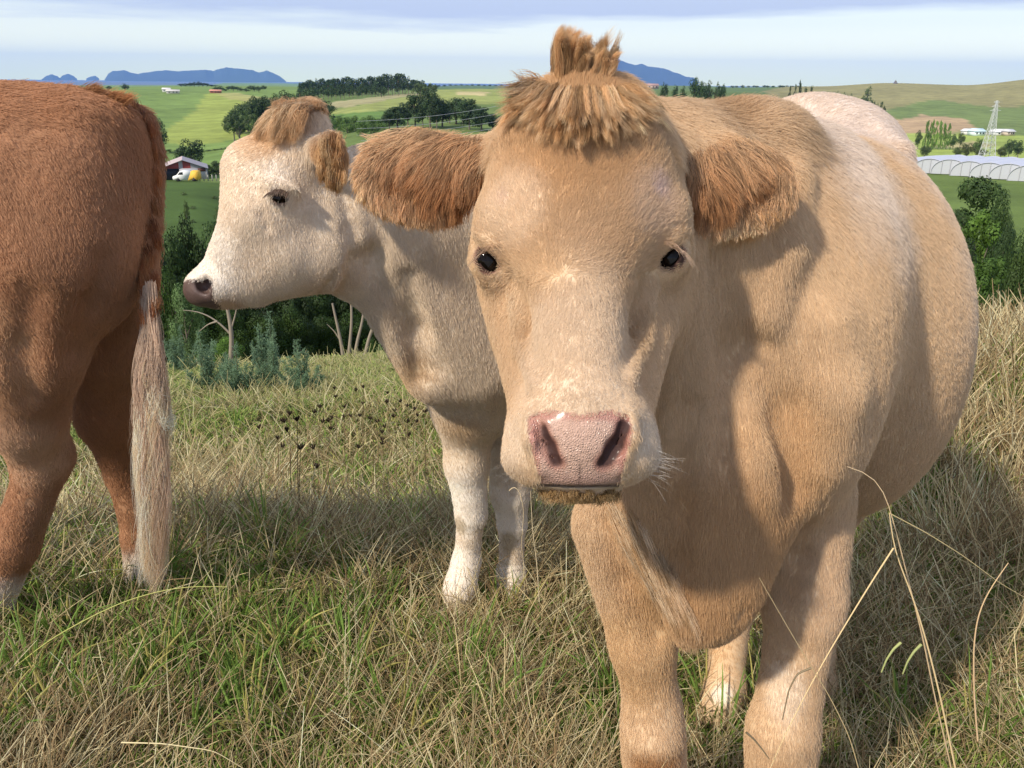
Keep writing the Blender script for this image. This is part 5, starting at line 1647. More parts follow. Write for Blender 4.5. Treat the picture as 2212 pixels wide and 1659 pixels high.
stalk([(33, 1440), (110, 1380), (191, 1335), (270, 1298), (354, 1274), (420, 1266), (491, 1268)], 1.62, 0.0016, (0.42, 0.42, 0.13), 'long green stalk arching over the grass, lower left')
stalk([(262, 1604), (350, 1606), (463, 1622), (529, 1662)], 1.25, 0.0014, (0.70, 0.60, 0.34), 'pale stalk lying flat at the bottom left')
stalk([(1920, 1108), (2000, 1150), (2080, 1200), (2160, 1260), (2230, 1300)], 1.30, 0.0010, (0.50, 0.40, 0.20), 'thin brown stalk leaning right, lower right')
stalk([(1165, 1300), (1160, 1220), (1150, 1140), (1146, 1060)], 1.75, 0.0012, (0.75, 0.62, 0.40), 'pale stalk rising under the front cow\'s chin')
stalk([(1100, 1060), (1106, 1045), (1120, 1052), (1132, 1100), (1126, 1180), (1140, 1280)], 1.72, 0.0010, (0.70, 0.56, 0.34), 'bent stalk beside the middle cow\'s foreleg')
stalk([(1946, 1388), (1930, 1402), (1915, 1425), (1904, 1452)], 1.35, 0.0030, (0.38, 0.42, 0.17), 'green grass seed spike, the left of a pair at lower right', 'seed_spike', 'green seed spikes')
stalk([(1990, 1392), (1974, 1408), (1960, 1430), (1950, 1456)], 1.35, 0.0030, (0.38, 0.42, 0.17), 'green grass seed spike, the right of a pair at lower right', 'seed_spike', 'green seed spikes')
stalk([(1752, 1443), (1722, 1455), (1704, 1490), (1690, 1555)], 1.10, 0.0018, (0.22, 0.17, 0.10), 'dark seed spike hanging before the foreleg', 'seed_spike', 'dark seed spikes')
stalk([(1612, 1582), (1630, 1598), (1646, 1618), (1662, 1640)], 1.08, 0.0018, (0.22, 0.17, 0.10), 'dark seed spike low between the forelegs', 'seed_spike', 'dark seed spikes')

# dead weeds with blackened seed heads
rng = np.random.default_rng(120)
wl_ = [(722, 840, 960), (785, 838, 1010), (784, 872, 990), (560, 925, 1060), (625, 895, 1090), (642, 908, 1120), (650, 968, 1110), (690, 880, 1050), (838, 850, 960), (762, 942, 1060), (800, 905, 1010), (815, 912, 1020), (850, 900, 1040), (866, 868, 980), (895, 885, 1010), (918, 890, 1030), (676, 968, 1080), (600, 948, 1050), (715, 905, 1030), (745, 880, 1010), (826, 935, 1040), (880, 912, 1050)]
for i_, (vx, vt, vb) in enumerate(wl_):
    g0 = land_hit(vx + rng.uniform(-6, 6), vb + 40, 1.5, 16)
    Yd = g0[1]; top = U(vx, vt, Yd); t_ = depth(top)
    mb = MB(); mid = (g0 + top) / 2 + rng.normal(0, 0.012, 3)
    mb.tube([g0, mid, top], [0.0022, 0.0018, 0.0012], (0.16, 0.12, 0.06), 5, 10)
    root = empty('seedhead_weed', g0); tag(root, 'dead thin stemmed weed with small black seed heads in the grass before the middle cow', 'weed', 'dead weeds with black seed heads')
    tips = [top]
    for q in range(rng.integers(0, 3)):
        e = top + np.array([rng.uniform(-0.05, 0.05), rng.uniform(-0.02, 0.02), rng.uniform(-0.09, -0.01)]); mb.tube([mid * 0.4 + top * 0.6, (e + mid * 0.3 + top * 0.7) / 2 + [0, 0, -0.01], e], [0.0013, 0.001, 0.0008], (0.16, 0.12, 0.06), 5, 8); tips.append(e)
    mb.build('stem', PLANT, root)
    for tp_ in tips:
        hb = MB()
        for q in range(11):
            a_ = rng.uniform(0, 6.28); rr2 = rng.uniform(0.003, 0.016)
            e = tp_ + np.array([math.cos(a_) * rr2, math.sin(a_) * rr2, 0.010 + rng.uniform(-0.003, 0.004)])
            hb.tube([tp_ + [0, 0, -0.006], e, e + [0, 0, 0.006]], [0.0007, 0.0024, 0.0012], (0.035, 0.022, 0.014), 5)
        hb.build('seed_head', PLANT, root)

# gorse: spiny blue-green bushes beyond the middle cow's legs
GORSE = hair_mat('gorse', 0.6, 0.3, 0.2)
def gorse(vx, vb, vt, w_px, seed, label):
    rng = np.random.default_rng(seed); g0 = land_hit(vx, vb, 3, 16); t_ = depth(g0)
    H = (vb - vt) * t_ / FV; W = w_px * t_ / FV / 2
    root = empty('gorse_bush', g0); tag(root, label, 'gorse bush', 'gorse bushes on the slope')
    st = MB(); P_, R_, C_ = [], [], []
    for q in range(12):
        a_ = rng.uniform(0, 6.28); ro = rng.uniform(0.15, 1.0); hh = H * rng.uniform(0.5, 1.0) * (1 - 0.4 * ro)
        if q == 0: ro, hh = 0.15, H
        tip = g0 + np.array([math.cos(a_) * W * ro, math.sin(a_) * W * ro * 0.6, hh]); md_ = g0 + (tip - g0) * 0.5 + np.array([math.cos(a_) * W * ro * 0.12, 0, -hh * 0.06])
        s = np.linspace(0, 1, 24)[:, None]; C = g0 * (1 - s) ** 2 + 2 * md_ * s * (1 - s) + tip * s ** 2
        st.tube(C[::4], np.linspace(0.007, 0.002, len(C[::4])), (0.13, 0.12, 0.07), 5)
        m = 130; si = rng.uniform(0.15, 1, m) ** 0.8
        base = np.stack([np.interp(si, s[:, 0], C[:, i]) for i in range(3)], 1)
        d = nrm(rng.normal(0, 1, (m, 3)) + np.array([0, 0, 0.5])); L = rng.uniform(0.03, 0.085, m) * (1.15 - 0.6 * si) * (H / 0.6)
        P_.append(np.stack([base, base + d * (L * 0.5)[:, None], base + d * L[:, None] + np.array([0, 0, 0.01])], 1)); R_.append(rng.uniform(0.0012, 0.0024, m)[:, None] * np.array([1, 0.9, 0.2])[None])
        # finer spines off every twig
        b2 = np.repeat(base + d * (L * 0.6)[:, None], 3, 0); d2 = nrm(rng.normal(0, 1, (m * 3, 3)) + np.repeat(d, 3, 0) * 0.8); L2 = np.repeat(L, 3) * 0.45
        P_.append(np.stack([b2, b2 + d2 * (L2 * 0.5)[:, None], b2 + d2 * L2[:, None]], 1)); R_.append(np.tile(np.array([0.0016, 0.0014, 0.0004]), (m * 3, 1)))
        C_.append(np.tile([0.17, 0.27, 0.14], (m, 1)) * rng.uniform(0.6, 1.3, (m, 1))); C_.append(np.tile([0.18, 0.28, 0.17], (m * 3, 1)) * rng.uniform(0.6, 1.3, (m * 3, 1)))
    st.build('stem', PLANT, root)
    curves_np('foliage', np.concatenate(P_), np.concatenate(R_), np.concatenate(C_), GORSE, root)
gorse(585, 850, 668, 170, 201, 'tall spiny blue green gorse bush in front of the bare pale tree')
gorse(450, 850, 712, 190, 202, 'low gorse bush nearest the brown cow\'s tail')
gorse(520, 862, 735, 150, 203, 'short gorse bush in the middle of the group')
gorse(660, 855, 728, 140, 204, 'gorse bush nearest the middle cow\'s chest')
gorse(395, 810, 700, 120, 205, 'farther gorse bush just right of the tail tassel')
# ------------------------------------------------------------------ trees
FOL = bpy.data.materials.new('foliage'); FOL.use_nodes = True
nt = FOL.node_tree; b_ = nt.nodes['Principled BSDF']; b_.inputs['Roughness'].default_value = 0.6; b_.inputs['Specular IOR Level'].default_value = 0.25
at = nt.nodes.new('ShaderNodeAttribute'); at.attribute_name = 'albedo'; oi = nt.nodes.new('ShaderNodeObjectInfo')
mx = nt.nodes.new('ShaderNodeVectorMath'); mx.operation = 'MULTIPLY'; nt.links.new(at.outputs['Color'], mx.inputs[0]); nt.links.new(oi.outputs['Color'], mx.inputs[1])
nt.links.new(mx.outputs[0], b_.inputs['Base Color'])
tr = nt.nodes.new('ShaderNodeBsdfTranslucent'); nt.links.new(mx.outputs[0], tr.inputs['Color']); ms = nt.nodes.new('ShaderNodeMixShader'); ms.inputs[0].default_value = 0.22
nt.links.new(b_.outputs[0], ms.inputs[1]); nt.links.new(tr.outputs[0], ms.inputs[2]); nt.links.new(ms.outputs[0], nt.nodes['Material Output'].inputs['Surface'])
BARK = mat_basic('bark', (0.2, 0.17, 0.13), 0.9, attr='albedo')


def crown_mesh(kind, seed, nleaf, ls):
    """unit-high crown (z 0..1, half width about 0.5): leaf clusters on the skins of many small clumps"""
    rng = np.random.default_rng(seed); cl = []
    if kind == 'round':
        for q in range(26):
            d = nrm(rng.normal(0, 1, 3)); r = rng.uniform(0.15, 0.36); c = np.array([0, 0, 0.58]) + d * r * np.array([1.0, 1.0, 0.92]); cl.append((c, rng.uniform(0.10, 0.19)))
    elif kind == 'bush':
        for q in range(24):
            a = rng.uniform(0, 6.28); r = rng.uniform(0, 0.42); cl.append((np.array([math.cos(a) * r, math.sin(a) * r, rng.uniform(0.12, 0.80) * (1.1 - r)]), rng.uniform(0.11, 0.20)))
    elif kind == 'pine':     # old plantation pine: bare foot, ragged cone on top
        for q in range(26):
            z = rng.uniform(0.26, 0.97); w = 0.38 * (1.05 - z) ** 0.6 + 0.06; a = rng.uniform(0, 6.28); cl.append((np.array([math.cos(a) * w * rng.uniform(0.2, 1), math.sin(a) * w * rng.uniform(0.2, 1), z]), rng.uniform(0.09, 0.15)))
    elif kind == 'cone':
        for q in range(44):
            z = rng.uniform(0.05, 0.97); w = 0.46 * (1.03 - z) ** 0.65 + 0.03; a = rng.uniform(0, 6.28); cl.append((np.array([math.cos(a) * w * rng.uniform(0.4, 1), math.sin(a) * w * rng.uniform(0.4, 1), z]), rng.uniform(0.05, 0.12)))
    elif kind == 'flat':     # spreading crown with gaps
        for q in range(22):
            a = rng.uniform(0, 6.28); r = rng.uniform(0.05, 0.46); cl.append((np.array([math.cos(a) * r, math.sin(a) * r, rng.uniform(0.5, 0.97) - 0.25 * r]), rng.uniform(0.06, 0.12)))
    V = []; C = []
    w = np.array([c[1] ** 2 for c in cl]); w /= w.sum(); pick = rng.choice(len(cl), nleaf, p=w)
    cc = np.array([c[0] for c in cl])[pick]; cr = np.array([c[1] for c in cl])[pick]
    d = nrm(rng.normal(0, 1, (nleaf, 3)) + np.array([0, 0, 0.25])); rad = cr * rng.uniform(0.55, 1.12, nleaf) ** 0.7
    p = cc + d * rad[:, None]; p[:, 2] = np.clip(p[:, 2], 0.01, 1.05)
    a = nrm(np.cross(d, rng.normal(0, 1, (nleaf, 3)))); bb = nrm(np.cross(d, a) + d * rng.uniform(-0.6, 0.6, (nleaf, 1)))
    s = (ls * rng.uniform(0.6, 1.4, nleaf))[:, None]
    V = np.stack([p - a * s * 0.6, p - bb * s, p + a * s * 0.6, p + bb * s], 1).reshape(-1, 3)
    tone = np.array([rng.uniform(0.7, 1.3) for _ in cl])[pick] * rng.uniform(0.75, 1.25, nleaf)
    base = np.array([0.055, 0.085, 0.028]); C = np.repeat(base * tone[:, None], 4, 0)
    Q = np.arange(nleaf * 4).reshape(-1, 4)
    o = mesh_np('crown', V, quads=Q, mat=FOL, colors=C); me = o.data; bpy.data.objects.remove(o)
    # trunk and limbs
    mb = MB(); h = 0.62 if kind in ('pine',) else 0.5
    mb.tube([[0, 0, -0.03], [0.01, 0, 0.25], [0, 0.01, h], [0, 0, min(0.93, h + 0.3)]], [0.030, 0.022, 0.016, 0.005], (0.16, 0.13, 0.10), 6, 8)
    for q in range(7):
        c = cl[rng.integers(len(cl))][0]; z0 = min(rng.uniform(0.2, h), c[2] * 0.8); mb.tube([[0, 0, z0], [c[0] * 0.5, c[1] * 0.5, (z0 + c[2]) / 2 + 0.02], list(c)], [0.012, 0.008, 0.003], (0.16, 0.13, 0.10), 5, 6)
    o2 = mb.build('trunk', BARK); m2 = o2.data; bpy.data.objects.remove(o2)
    return me, m2


PROTO = {}
def proto(kind, lod, var):
    k = (kind, lod, var)
    if k not in PROTO:
        nl, ls = {'far': (700, 0.042), 'mid': (2600, 0.026), 'near': (15000, 0.0125)}[lod]
        PROTO[k] = crown_mesh(kind, hash(k[0] + str(k[2])) % 1 + 300 + 7 * var + len(kind) * 31 + ord(kind[0]), nl, ls)
    return PROTO[k]


ORD = ['leftmost', 'second from the left', 'third from the left', 'fourth from the left', 'fifth from the left', 'sixth from the left', 'seventh from the left', 'eighth from the left', 'ninth from the left', 'tenth from the left', 'eleventh from the left', 'twelfth from the left', 'thirteenth from the left', 'fourteenth from the left', 'fifteenth from the left', 'rightmost']
TR = np.random.default_rng(77)
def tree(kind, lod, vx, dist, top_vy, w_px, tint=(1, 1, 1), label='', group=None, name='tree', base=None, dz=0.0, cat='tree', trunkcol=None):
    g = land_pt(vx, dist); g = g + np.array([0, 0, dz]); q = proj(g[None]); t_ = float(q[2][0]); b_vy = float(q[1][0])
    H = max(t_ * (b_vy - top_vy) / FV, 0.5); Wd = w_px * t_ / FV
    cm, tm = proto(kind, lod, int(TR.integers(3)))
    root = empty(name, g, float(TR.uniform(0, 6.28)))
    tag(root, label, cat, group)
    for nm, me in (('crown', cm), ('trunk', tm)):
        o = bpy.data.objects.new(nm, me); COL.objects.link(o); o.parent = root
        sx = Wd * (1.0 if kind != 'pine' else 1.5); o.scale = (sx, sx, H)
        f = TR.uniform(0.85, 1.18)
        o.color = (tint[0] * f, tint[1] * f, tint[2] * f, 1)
    return root


# pine stand on the ridge
for i in range(46):
    vx = 655 + 272 * (i + TR.uniform(-0.3, 0.3)) / 46
    top = float(np.interp(vx, [650, 700, 760, 800, 845, 870, 900, 940], [178, 173, 170, 168, 163, 164, 173, 182])) + TR.uniform(-1.5, 5)
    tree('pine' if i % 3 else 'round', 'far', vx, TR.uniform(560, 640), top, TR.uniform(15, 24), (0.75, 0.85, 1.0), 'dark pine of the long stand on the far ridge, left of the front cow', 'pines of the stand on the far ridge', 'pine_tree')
for i in range(20):
    vx = 655 + 190 * (i + TR.uniform(-0.3, 0.3)) / 20
    tree('round', 'far', vx, TR.uniform(500, 545), float(np.interp(vx, [650, 700, 850], [192, 188, 184])) + TR.uniform(-3, 5), TR.uniform(16, 26), (0.85, 0.95, 0.9), 'round topped tree along the near edge of the pine stand', 'trees along the edge of the pine stand')
for i in range(7):
    tree('flat', 'far', 905 + 6 * i, TR.uniform(430, 520), 184 + TR.uniform(-4, 12), TR.uniform(22, 32), (1.6, 1.5, 1.5), 'thin pale crowned tree at the right end of the pine stand', 'pale trees at the right end of the stand')
# hilltop groups at far left
for vx, top, w, L_ in ((283, 182, 26, 'lone round tree on the skyline beyond the brown cow\'s rump'), (250, 186, 18, 'smaller tree half hidden beyond the brown cow\'s rump')):
    tree('round', 'far', vx, 700, top, w, (0.9, 0.95, 1.0), L_, None)
for i in range(9):
    tree('round', 'far', 405 + 9 * i, 900, 176 + abs(i - 3) * 1.6 + TR.uniform(-1, 2), 20, (0.9, 0.95, 1.1), 'tree, ' + ORD[i] + ' of the small wooded knoll below the islands', 'trees on the wooded knoll')
for i in range(12):
    tree('round', 'far', 478 + 9 * i, TR.uniform(640, 720), 188 + TR.uniform(-3, 5), 22, (0.9, 0.95, 1.0), 'dark tree, ' + ORD[i] + ' of the line right of the bright hill', 'trees right of the bright hill')
# wood behind the middle cow's head
for i in range(20):
    vx = 505 + 215 * (i + TR.uniform(-0.4, 0.4)) / 20; top = float(np.interp(vx, [500, 560, 620, 680, 720], [246, 218, 208, 204, 232])) + TR.uniform(-3, 8)
    tree('round', 'mid', vx, TR.uniform(290, 350), top - 4, TR.uniform(46, 74), (0.85, 0.95, 0.85), 'dark tree of the wood behind the middle cow\'s head', 'trees of the wood behind the middle cow')
tree('flat', 'mid', 518, 262, 240, 66, (1.7, 1.6, 1.6), 'spreading grey green tree left of the middle cow\'s poll')
tree('flat', 'mid', 545, 270, 248, 56, (1.5, 1.5, 1.4), 'smaller spreading grey tree touching the middle cow\'s forelock')
for i in range(9):
    tree('bush', 'mid', 700 + 17 * i, TR.uniform(215, 260), 250 + TR.uniform(-6, 10), TR.uniform(36, 50), (1.9, 2.1, 1.5), 'pale green scrub bush, ' + ORD[i] + ' of the row between the cows\' heads', 'pale scrub between the cows\' heads', 'scrub_bush', cat='bush')
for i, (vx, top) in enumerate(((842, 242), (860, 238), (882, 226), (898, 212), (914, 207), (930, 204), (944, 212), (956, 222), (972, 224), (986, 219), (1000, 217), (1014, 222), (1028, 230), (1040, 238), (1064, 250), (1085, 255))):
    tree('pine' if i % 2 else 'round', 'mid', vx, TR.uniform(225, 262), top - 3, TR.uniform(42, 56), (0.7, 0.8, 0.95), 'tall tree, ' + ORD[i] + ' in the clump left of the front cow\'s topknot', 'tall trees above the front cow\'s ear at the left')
# right of the front cow's head
for vx, top, w in ((1428, 182, 24), (1452, 186, 20), (1492, 169, 30), (1508, 177, 26), (1524, 180, 28), (1540, 183, 24), (1552, 184, 20), (1470, 190, 20)):
    tree('round', 'far', vx, 430, top, w, (0.75, 0.9, 0.85), 'dark round tree of the clump between the topknot and the cow\'s withers', 'trees right of the topknot')
for i, vx in enumerate((1695, 1706, 1716, 1728, 1741)):
    tree('cone', 'far', vx, 620, (191, 188, 178, 192, 190)[i], 13, (0.7, 0.8, 0.8), 'small dark conifer, ' + ('leftmost', 'second', 'third and tallest', 'fourth', 'rightmost')[i] + ' of the skyline row above the cow\'s back', 'short row of conifers above the back')
for i in range(17):
    vx = 1783 + 7.4 * i
    tree('cone' if i % 2 else 'round', 'far', vx, 520 + 3 * i, 203 + 1.6 * i + TR.uniform(-2, 2), 16, (0.7, 0.85, 0.8), 'dark conifer of the sloping shelter belt above the cow\'s back', 'shelter belt above the back')
for i in range(14):
    tree('round', 'far', 1570 + 11 * i + TR.uniform(-4, 4), TR.uniform(1250, 1500), 184 + TR.uniform(0, 2), 14, (1.1, 1.1, 1.2), 'tiny tree on the distant skyline right of the topknot', 'tiny skyline trees')
for i in range(12):
    tree('round', 'far', 950 + 12 * i, TR.uniform(1500, 1900), 182 + TR.uniform(0, 2), 12, (0.9, 1.0, 1.2), 'tiny tree on the distant skyline left of the front cow', 'tiny skyline trees left of the cow')
tree('bush', 'far', 1862, 900, 186, 26, (1.9, 1.7, 1.4), 'thin grey tree alone on the brown hillside')
# flats on the right
for i in range(6):
    tree('cone', 'mid', 2000 + 9.5 * i, 470, 261 + (3, 0, 5, 2, 7, 9)[i], 16, (3.0, 3.3, 1.9), 'pale green poplar, ' + ('leftmost', 'second', 'third', 'fourth', 'fifth', 'rightmost')[i] + ' of the six on the sunny flat', 'poplars on the flat', 'poplar_tree')
for vx, d_, top, w, tn, L_ in ((2004, 330, 314, 30, (1.2, 1.1, 1.2), 'dark tree at the left edge of the sunny flat, behind the polytunnels'), (2094, 380, 310, 36, (1.8, 1.4, 1.3), 'round brownish tree left of the pylon foot'), (2074, 385, 318, 26, (1.6, 1.4, 1.2), 'low brown bush left of the pylon'),
                              (2116, 400, 300, 24, (1.7, 1.8, 1.3), 'green tree just left of the pylon'), (2168, 400, 318, 34, (1.6, 1.3, 1.2), 'brown hedge tree right of the pylon foot'), (2186, 410, 302, 34, (1.2, 1.3, 1.1), 'dark green tree right of the pylon'), (2206, 405, 306, 30, (1.1, 1.2, 1.0), 'dark tree at the right edge beyond the polytunnels'),
                              (2124, 395, 322, 34, (1.6, 1.3, 1.2), 'brown bush at the pylon foot'), (1985, 470, 284, 20, (1.2, 1.2, 1.0), 'small dark tree left of the poplars'), (2062, 470, 292, 22, (1.2, 1.3, 1.0), 'small tree right of the poplars'), (2076, 480, 288, 20, (1.5, 1.3, 1.1), 'small bush before the white farm buildings'), (2180, 300, 340, 26, (1.0, 1.0, 0.9), 'dark bush behind the polytunnels')):
    tree('round', 'mid', vx, d_, top, w, tn, L_)
# beside the shed
tree('round', 'mid', 409, 196, 303, 74, (0.55, 0.65, 0.6), 'big dark round tree behind the red shed')
for vx, w in ((444, 34), (460, 40), (478, 36), (498, 30)):
    tree('bush', 'mid', vx, 192, 348 + TR.uniform(-3, 6), w, (0.9, 1.0, 0.8), 'low bush along the fence right of the shed', 'bushes right of the shed', 'bush', cat='bush')
tree('round', 'mid', 346, 262, 262, 44, (1.1, 1.1, 1.2), 'grey green tree just right of the brown cow\'s tail')
for i in range(13):
    tree('bush', 'far', 350 + 14 * i, 262, 322 + TR.uniform(-2, 2), 20, (1.0, 1.1, 0.8), 'low bush of the hedge line below the bright hill', 'hedge line below the bright hill', 'hedge_bush', cat='bush')
for i in range(8):
    tree('bush', 'far', 362 + TR.uniform(0, 120), TR.uniform(105, 150), 420 + 12 * i, 16, (1.6, 1.5, 1.3), 'small scrubby bush on the dark slope below the shed', 'scrub on the dark slope', 'scrub_bush', cat='bush')
# near wood down the slope, behind the middle cow
NW = [(300, 22, 500, 170, 'round'), (362, 30, 470, 150, 'round'), (330, 19, 560, 120, 'bush'), (425, 34, 500, 150, 'round'), (395, 20, 560, 120, 'bush'), (470, 26, 560, 150, 'round'), (455, 18, 640, 110, 'bush'), (540, 28, 560, 170, 'round'), (525, 19, 640, 120, 'bush'), (610, 24, 560, 170, 'round'), (600, 19.5, 650, 110, 'bush'), (680, 26, 560, 180, 'round'), (670, 20, 650, 110, 'bush'), (750, 25, 560, 180, 'round'), (735, 20.5, 660, 110, 'bush'), (830, 24, 560, 180, 'round'), (820, 20, 670, 120, 'bush'), (900, 24, 560, 170, 'round'), (960, 26, 560, 170, 'round'), (220, 24, 520, 160, 'round'), (150, 24, 540, 160, 'round')]
for j, (vx, d_, top, w, kd) in enumerate(NW):
    bush = kd == 'bush'
    tree(kd, 'near', vx, d_, top, w, ((0.5, 0.62, 0.42) if not bush else (0.62, 0.8, 0.38)) if j != 3 else (1.1, 1.3, 1.0), 'low leafy bush along the near edge of the wood behind the middle cow' if bush else 'dark tree of the wood down the slope behind the middle cow',
         'bushes along the edge of the near wood' if bush else 'trees of the near wood', 'bush' if bush else 'tree', cat='bush' if bush else 'tree')
tree('bush', 'near', 350, 16.5, 600, 90, (2.2, 2.3, 2.4), 'silvery leaved shrub just right of the brown cow\'s tail', name='shrub', cat='shrub')
tree('bush', 'near', 440, 15.6, 722, 90, (1.7, 2.1, 0.9), 'fresh light green bush left of the bare pale trunk', name='bush', cat='bush')
# right hand trees beyond the crest
for j, (vx, d_, top, w, kd, tn) in enumerate([(2140, 46, 404, 250, 'cone', (0.8, 0.95, 0.7)), (2195, 44, 430, 90, 'round', (0.85, 1.0, 0.75)), (2150, 34, 462, 210, 'cone', (1.5, 1.8, 0.8)), (2095, 36, 470, 70, 'round', (0.8, 0.9, 0.8)), (2215, 32, 500, 90, 'round', (0.75, 0.9, 0.8)), (2130, 27, 530, 100, 'round', (0.6, 0.65, 0.75)), (2190, 24, 560, 190, 'cone', (1.2, 1.5, 0.75)), (2105, 22, 578, 130, 'cone', (1.1, 1.4, 0.75)), (2150, 20, 600, 110, 'bush', (1.0, 1.2, 0.7)), (2230, 20, 590, 100, 'bush', (1.0, 1.2, 0.7)), (2050, 24, 560, 90, 'round', (0.8, 1, 0.7)), (2290, 30, 480, 120, 'round', (0.9, 1, 0.7))]):
    tree(kd, 'near', vx, d_, top, w, tn, ['tallest dark layered tree at the right, beyond the paddock crest', 'dark tree right of the tallest one, at the right edge', 'bright green conical tree below the tallest one, right', 'dark tree touching the front cow\'s flank, right', 'dark tree at the right edge, mid height', 'blackish tree in the middle of the right hand group', 'yellow green conifer at the right edge', 'small yellow green conifer beside the cow\'s flank', 'low green bush just over the right hand crest', 'low bush at the right edge over the crest', 'tree hidden behind the cow\'s flank', 'tree beyond the right edge'][j])
# bare pale trunks at the edge of the wood
def bare(vx, dist, top, lines, label, r=0.05):
    g = land_hit(lines[0][0][0], 771, 8, 40)
    if g[1] > 16.5 or g[1] < 9: g = land_pt(lines[0][0][0] - 0.1 * (CX - lines[0][0][0]), 14.2)
    mb = MB(); t_ = depth(g); Yd = g[1]
    root = empty('bare_tree', g); tag(root, label, 'bare tree')
    b_vy = float(proj(g[None])[1][0]); b_vx = float(proj(g[None])[0][0])
    P = [U(x_, y_, Yd) for x_, y_ in lines[0]]; P[0] = g - [0, 0, 0.05]
    mb.tube(P, np.linspace(r, r * 0.5, len(P)), (0.28, 0.235, 0.18), 8, 14); mb.build('trunk', BARK, root, True)
    for ln in lines[1:]:
        b2 = MB(); Q_ = [U(p[0], p[1], Yd + (p[2] if len(p) > 2 else 0)) for p in ln]; b2.tube(Q_, np.linspace(r * 0.45, r * 0.12, len(Q_)), (0.28, 0.235, 0.18), 6, 12); b2.build('branch', BARK, root, True)
bare(503, 14.3, 660, [[(503, 772), (501, 735), (498, 700), (491, 664), (484, 640)], [(498, 722), (480, 703), (455, 684), (425, 672), (395, 670)], [(499, 712), (506, 690), (512, 664), (516, 640)], [(470, 694), (450, 700), (430, 716)]], 'bare pale tree with a long branch reaching left, below the middle cow\'s muzzle', 0.042)
for j, (vx, lines) in enumerate(((742, [[(742, 770), (736, 735), (728, 700), (718, 655)], [(735, 735), (722, 715), (706, 700)]]), (752, [[(752, 770), (757, 730), (760, 690), (758, 640)]]), (765, [[(765, 770), (772, 735), (782, 700), (790, 640)]]), (790, [[(786, 770), (797, 730), (812, 690), (822, 650)]]))):
    bare(vx, 15.5 + 0.3 * j, 640, lines, ['leftmost of the pale trunks leaning together under the middle cow\'s throat', 'upright pale trunk, second in the cluster under the throat', 'pale trunk leaning right, third in the cluster under the throat', 'rightmost slanting trunk of the cluster under the throat', 'short crooked dead trunk left of the trunk cluster'][j], 0.036)
print('trees', round(time.time() - T0, 1))
# ------------------------------------------------------------------ farm buildings, van, tunnels, pylon
FARM = mat_basic('painted', (0.5, 0.5, 0.5), 0.6, attr='albedo', spec=0.3)
def frame_at(g, yaw):
    c, s = math.cos(yaw), math.sin(yaw); return np.array([[c, s, 0], [-s, c, 0], [0, 0, 1.0]])
def lbox(mb, g, M, c, h, col): mb.box(np.asarray(g) + np.asarray(c, float) @ M, h, M, col); return mb
def lquad(mb, g, M, P, col, th=0.0):
    mb.add(np.asarray(g) + np.asarray(P, float) @ M, [[0, 1, 2, 3]], col=col); return mb

g = land_hit(398, 389, 120, 250); YAW = 0.35; M = frame_at(g, YAW)
root = empty('shed', g); tag(root, 'weathered farm shed with pinkish iron roof and red gable, behind the yellow and white van', 'shed')
W2, HE, HR_, LN = 4.3, 2.2, 3.7, 9.0
wl_m = MB()
lbox(wl_m, g, M, (-W2 + 0.1, LN / 2, HE / 2), (0.08, LN / 2, HE / 2), (0.42, 0.37, 0.36)); lbox(wl_m, g, M, (W2 - 0.1, LN / 2, HE / 2), (0.08, LN / 2, HE / 2), (0.42, 0.40, 0.40))
lbox(wl_m, g, M, (0, LN, HE / 2), (W2, 0.08, HE / 2), (0.35, 0.33, 0.33)); lbox(wl_m, g, M, (1.9, 0.1, HE / 2), (2.6, 0.07, HE / 2), (0.36, 0.36, 0.40)); lbox(wl_m, g, M, (-4.1, 0.1, HE / 2), (0.45, 0.07, HE / 2), (0.30, 0.24, 0.23))
wl_m.build('wall', FARM, root)
gb = MB()
for k_ in range(12):
    x0, x1 = -W2 + k_ * W2 / 6, -W2 + (k_ + 1) * W2 / 6; h0 = HE + (HR_ - HE) * (1 - abs(x0) / W2); h1 = HE + (HR_ - HE) * (1 - abs(x1) / W2)
    cc = (0.26, 0.05, 0.045) if k_ in (1, 2, 3, 4, 6, 7) else (0.34, 0.32, 0.35)
    lquad(gb, g, M, [(x0, 0.05 - 0.004 * k_, HE), (x1, 0.05 - 0.004 * k_, HE), (x1, 0.05 - 0.004 * k_, h1), (x0, 0.05 - 0.004 * k_, h0)], cc)
gb.build('gable', FARM, root)
rf = MB()
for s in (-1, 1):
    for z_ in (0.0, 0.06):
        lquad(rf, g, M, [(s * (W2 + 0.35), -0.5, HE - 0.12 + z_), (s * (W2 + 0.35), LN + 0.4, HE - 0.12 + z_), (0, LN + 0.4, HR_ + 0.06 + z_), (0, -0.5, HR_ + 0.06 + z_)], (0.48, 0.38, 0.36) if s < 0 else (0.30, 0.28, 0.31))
rf.build('roof', FARM, root)
dr = MB(); lbox(dr, g, M, (-2.2, 0.35, 1.05), (1.4, 0.06, 1.05), (0.02, 0.02, 0.025)); dr.build('doorway_shade', FARM, root)  # dark sheet filling the opening, painted for the shade inside
wn_ = MB(); lbox(wn_, g, M, (3.4, -0.01, 1.9), (0.7, 0.05, 0.32), (0.10, 0.035, 0.03)); wn_.build('window', FARM, root)

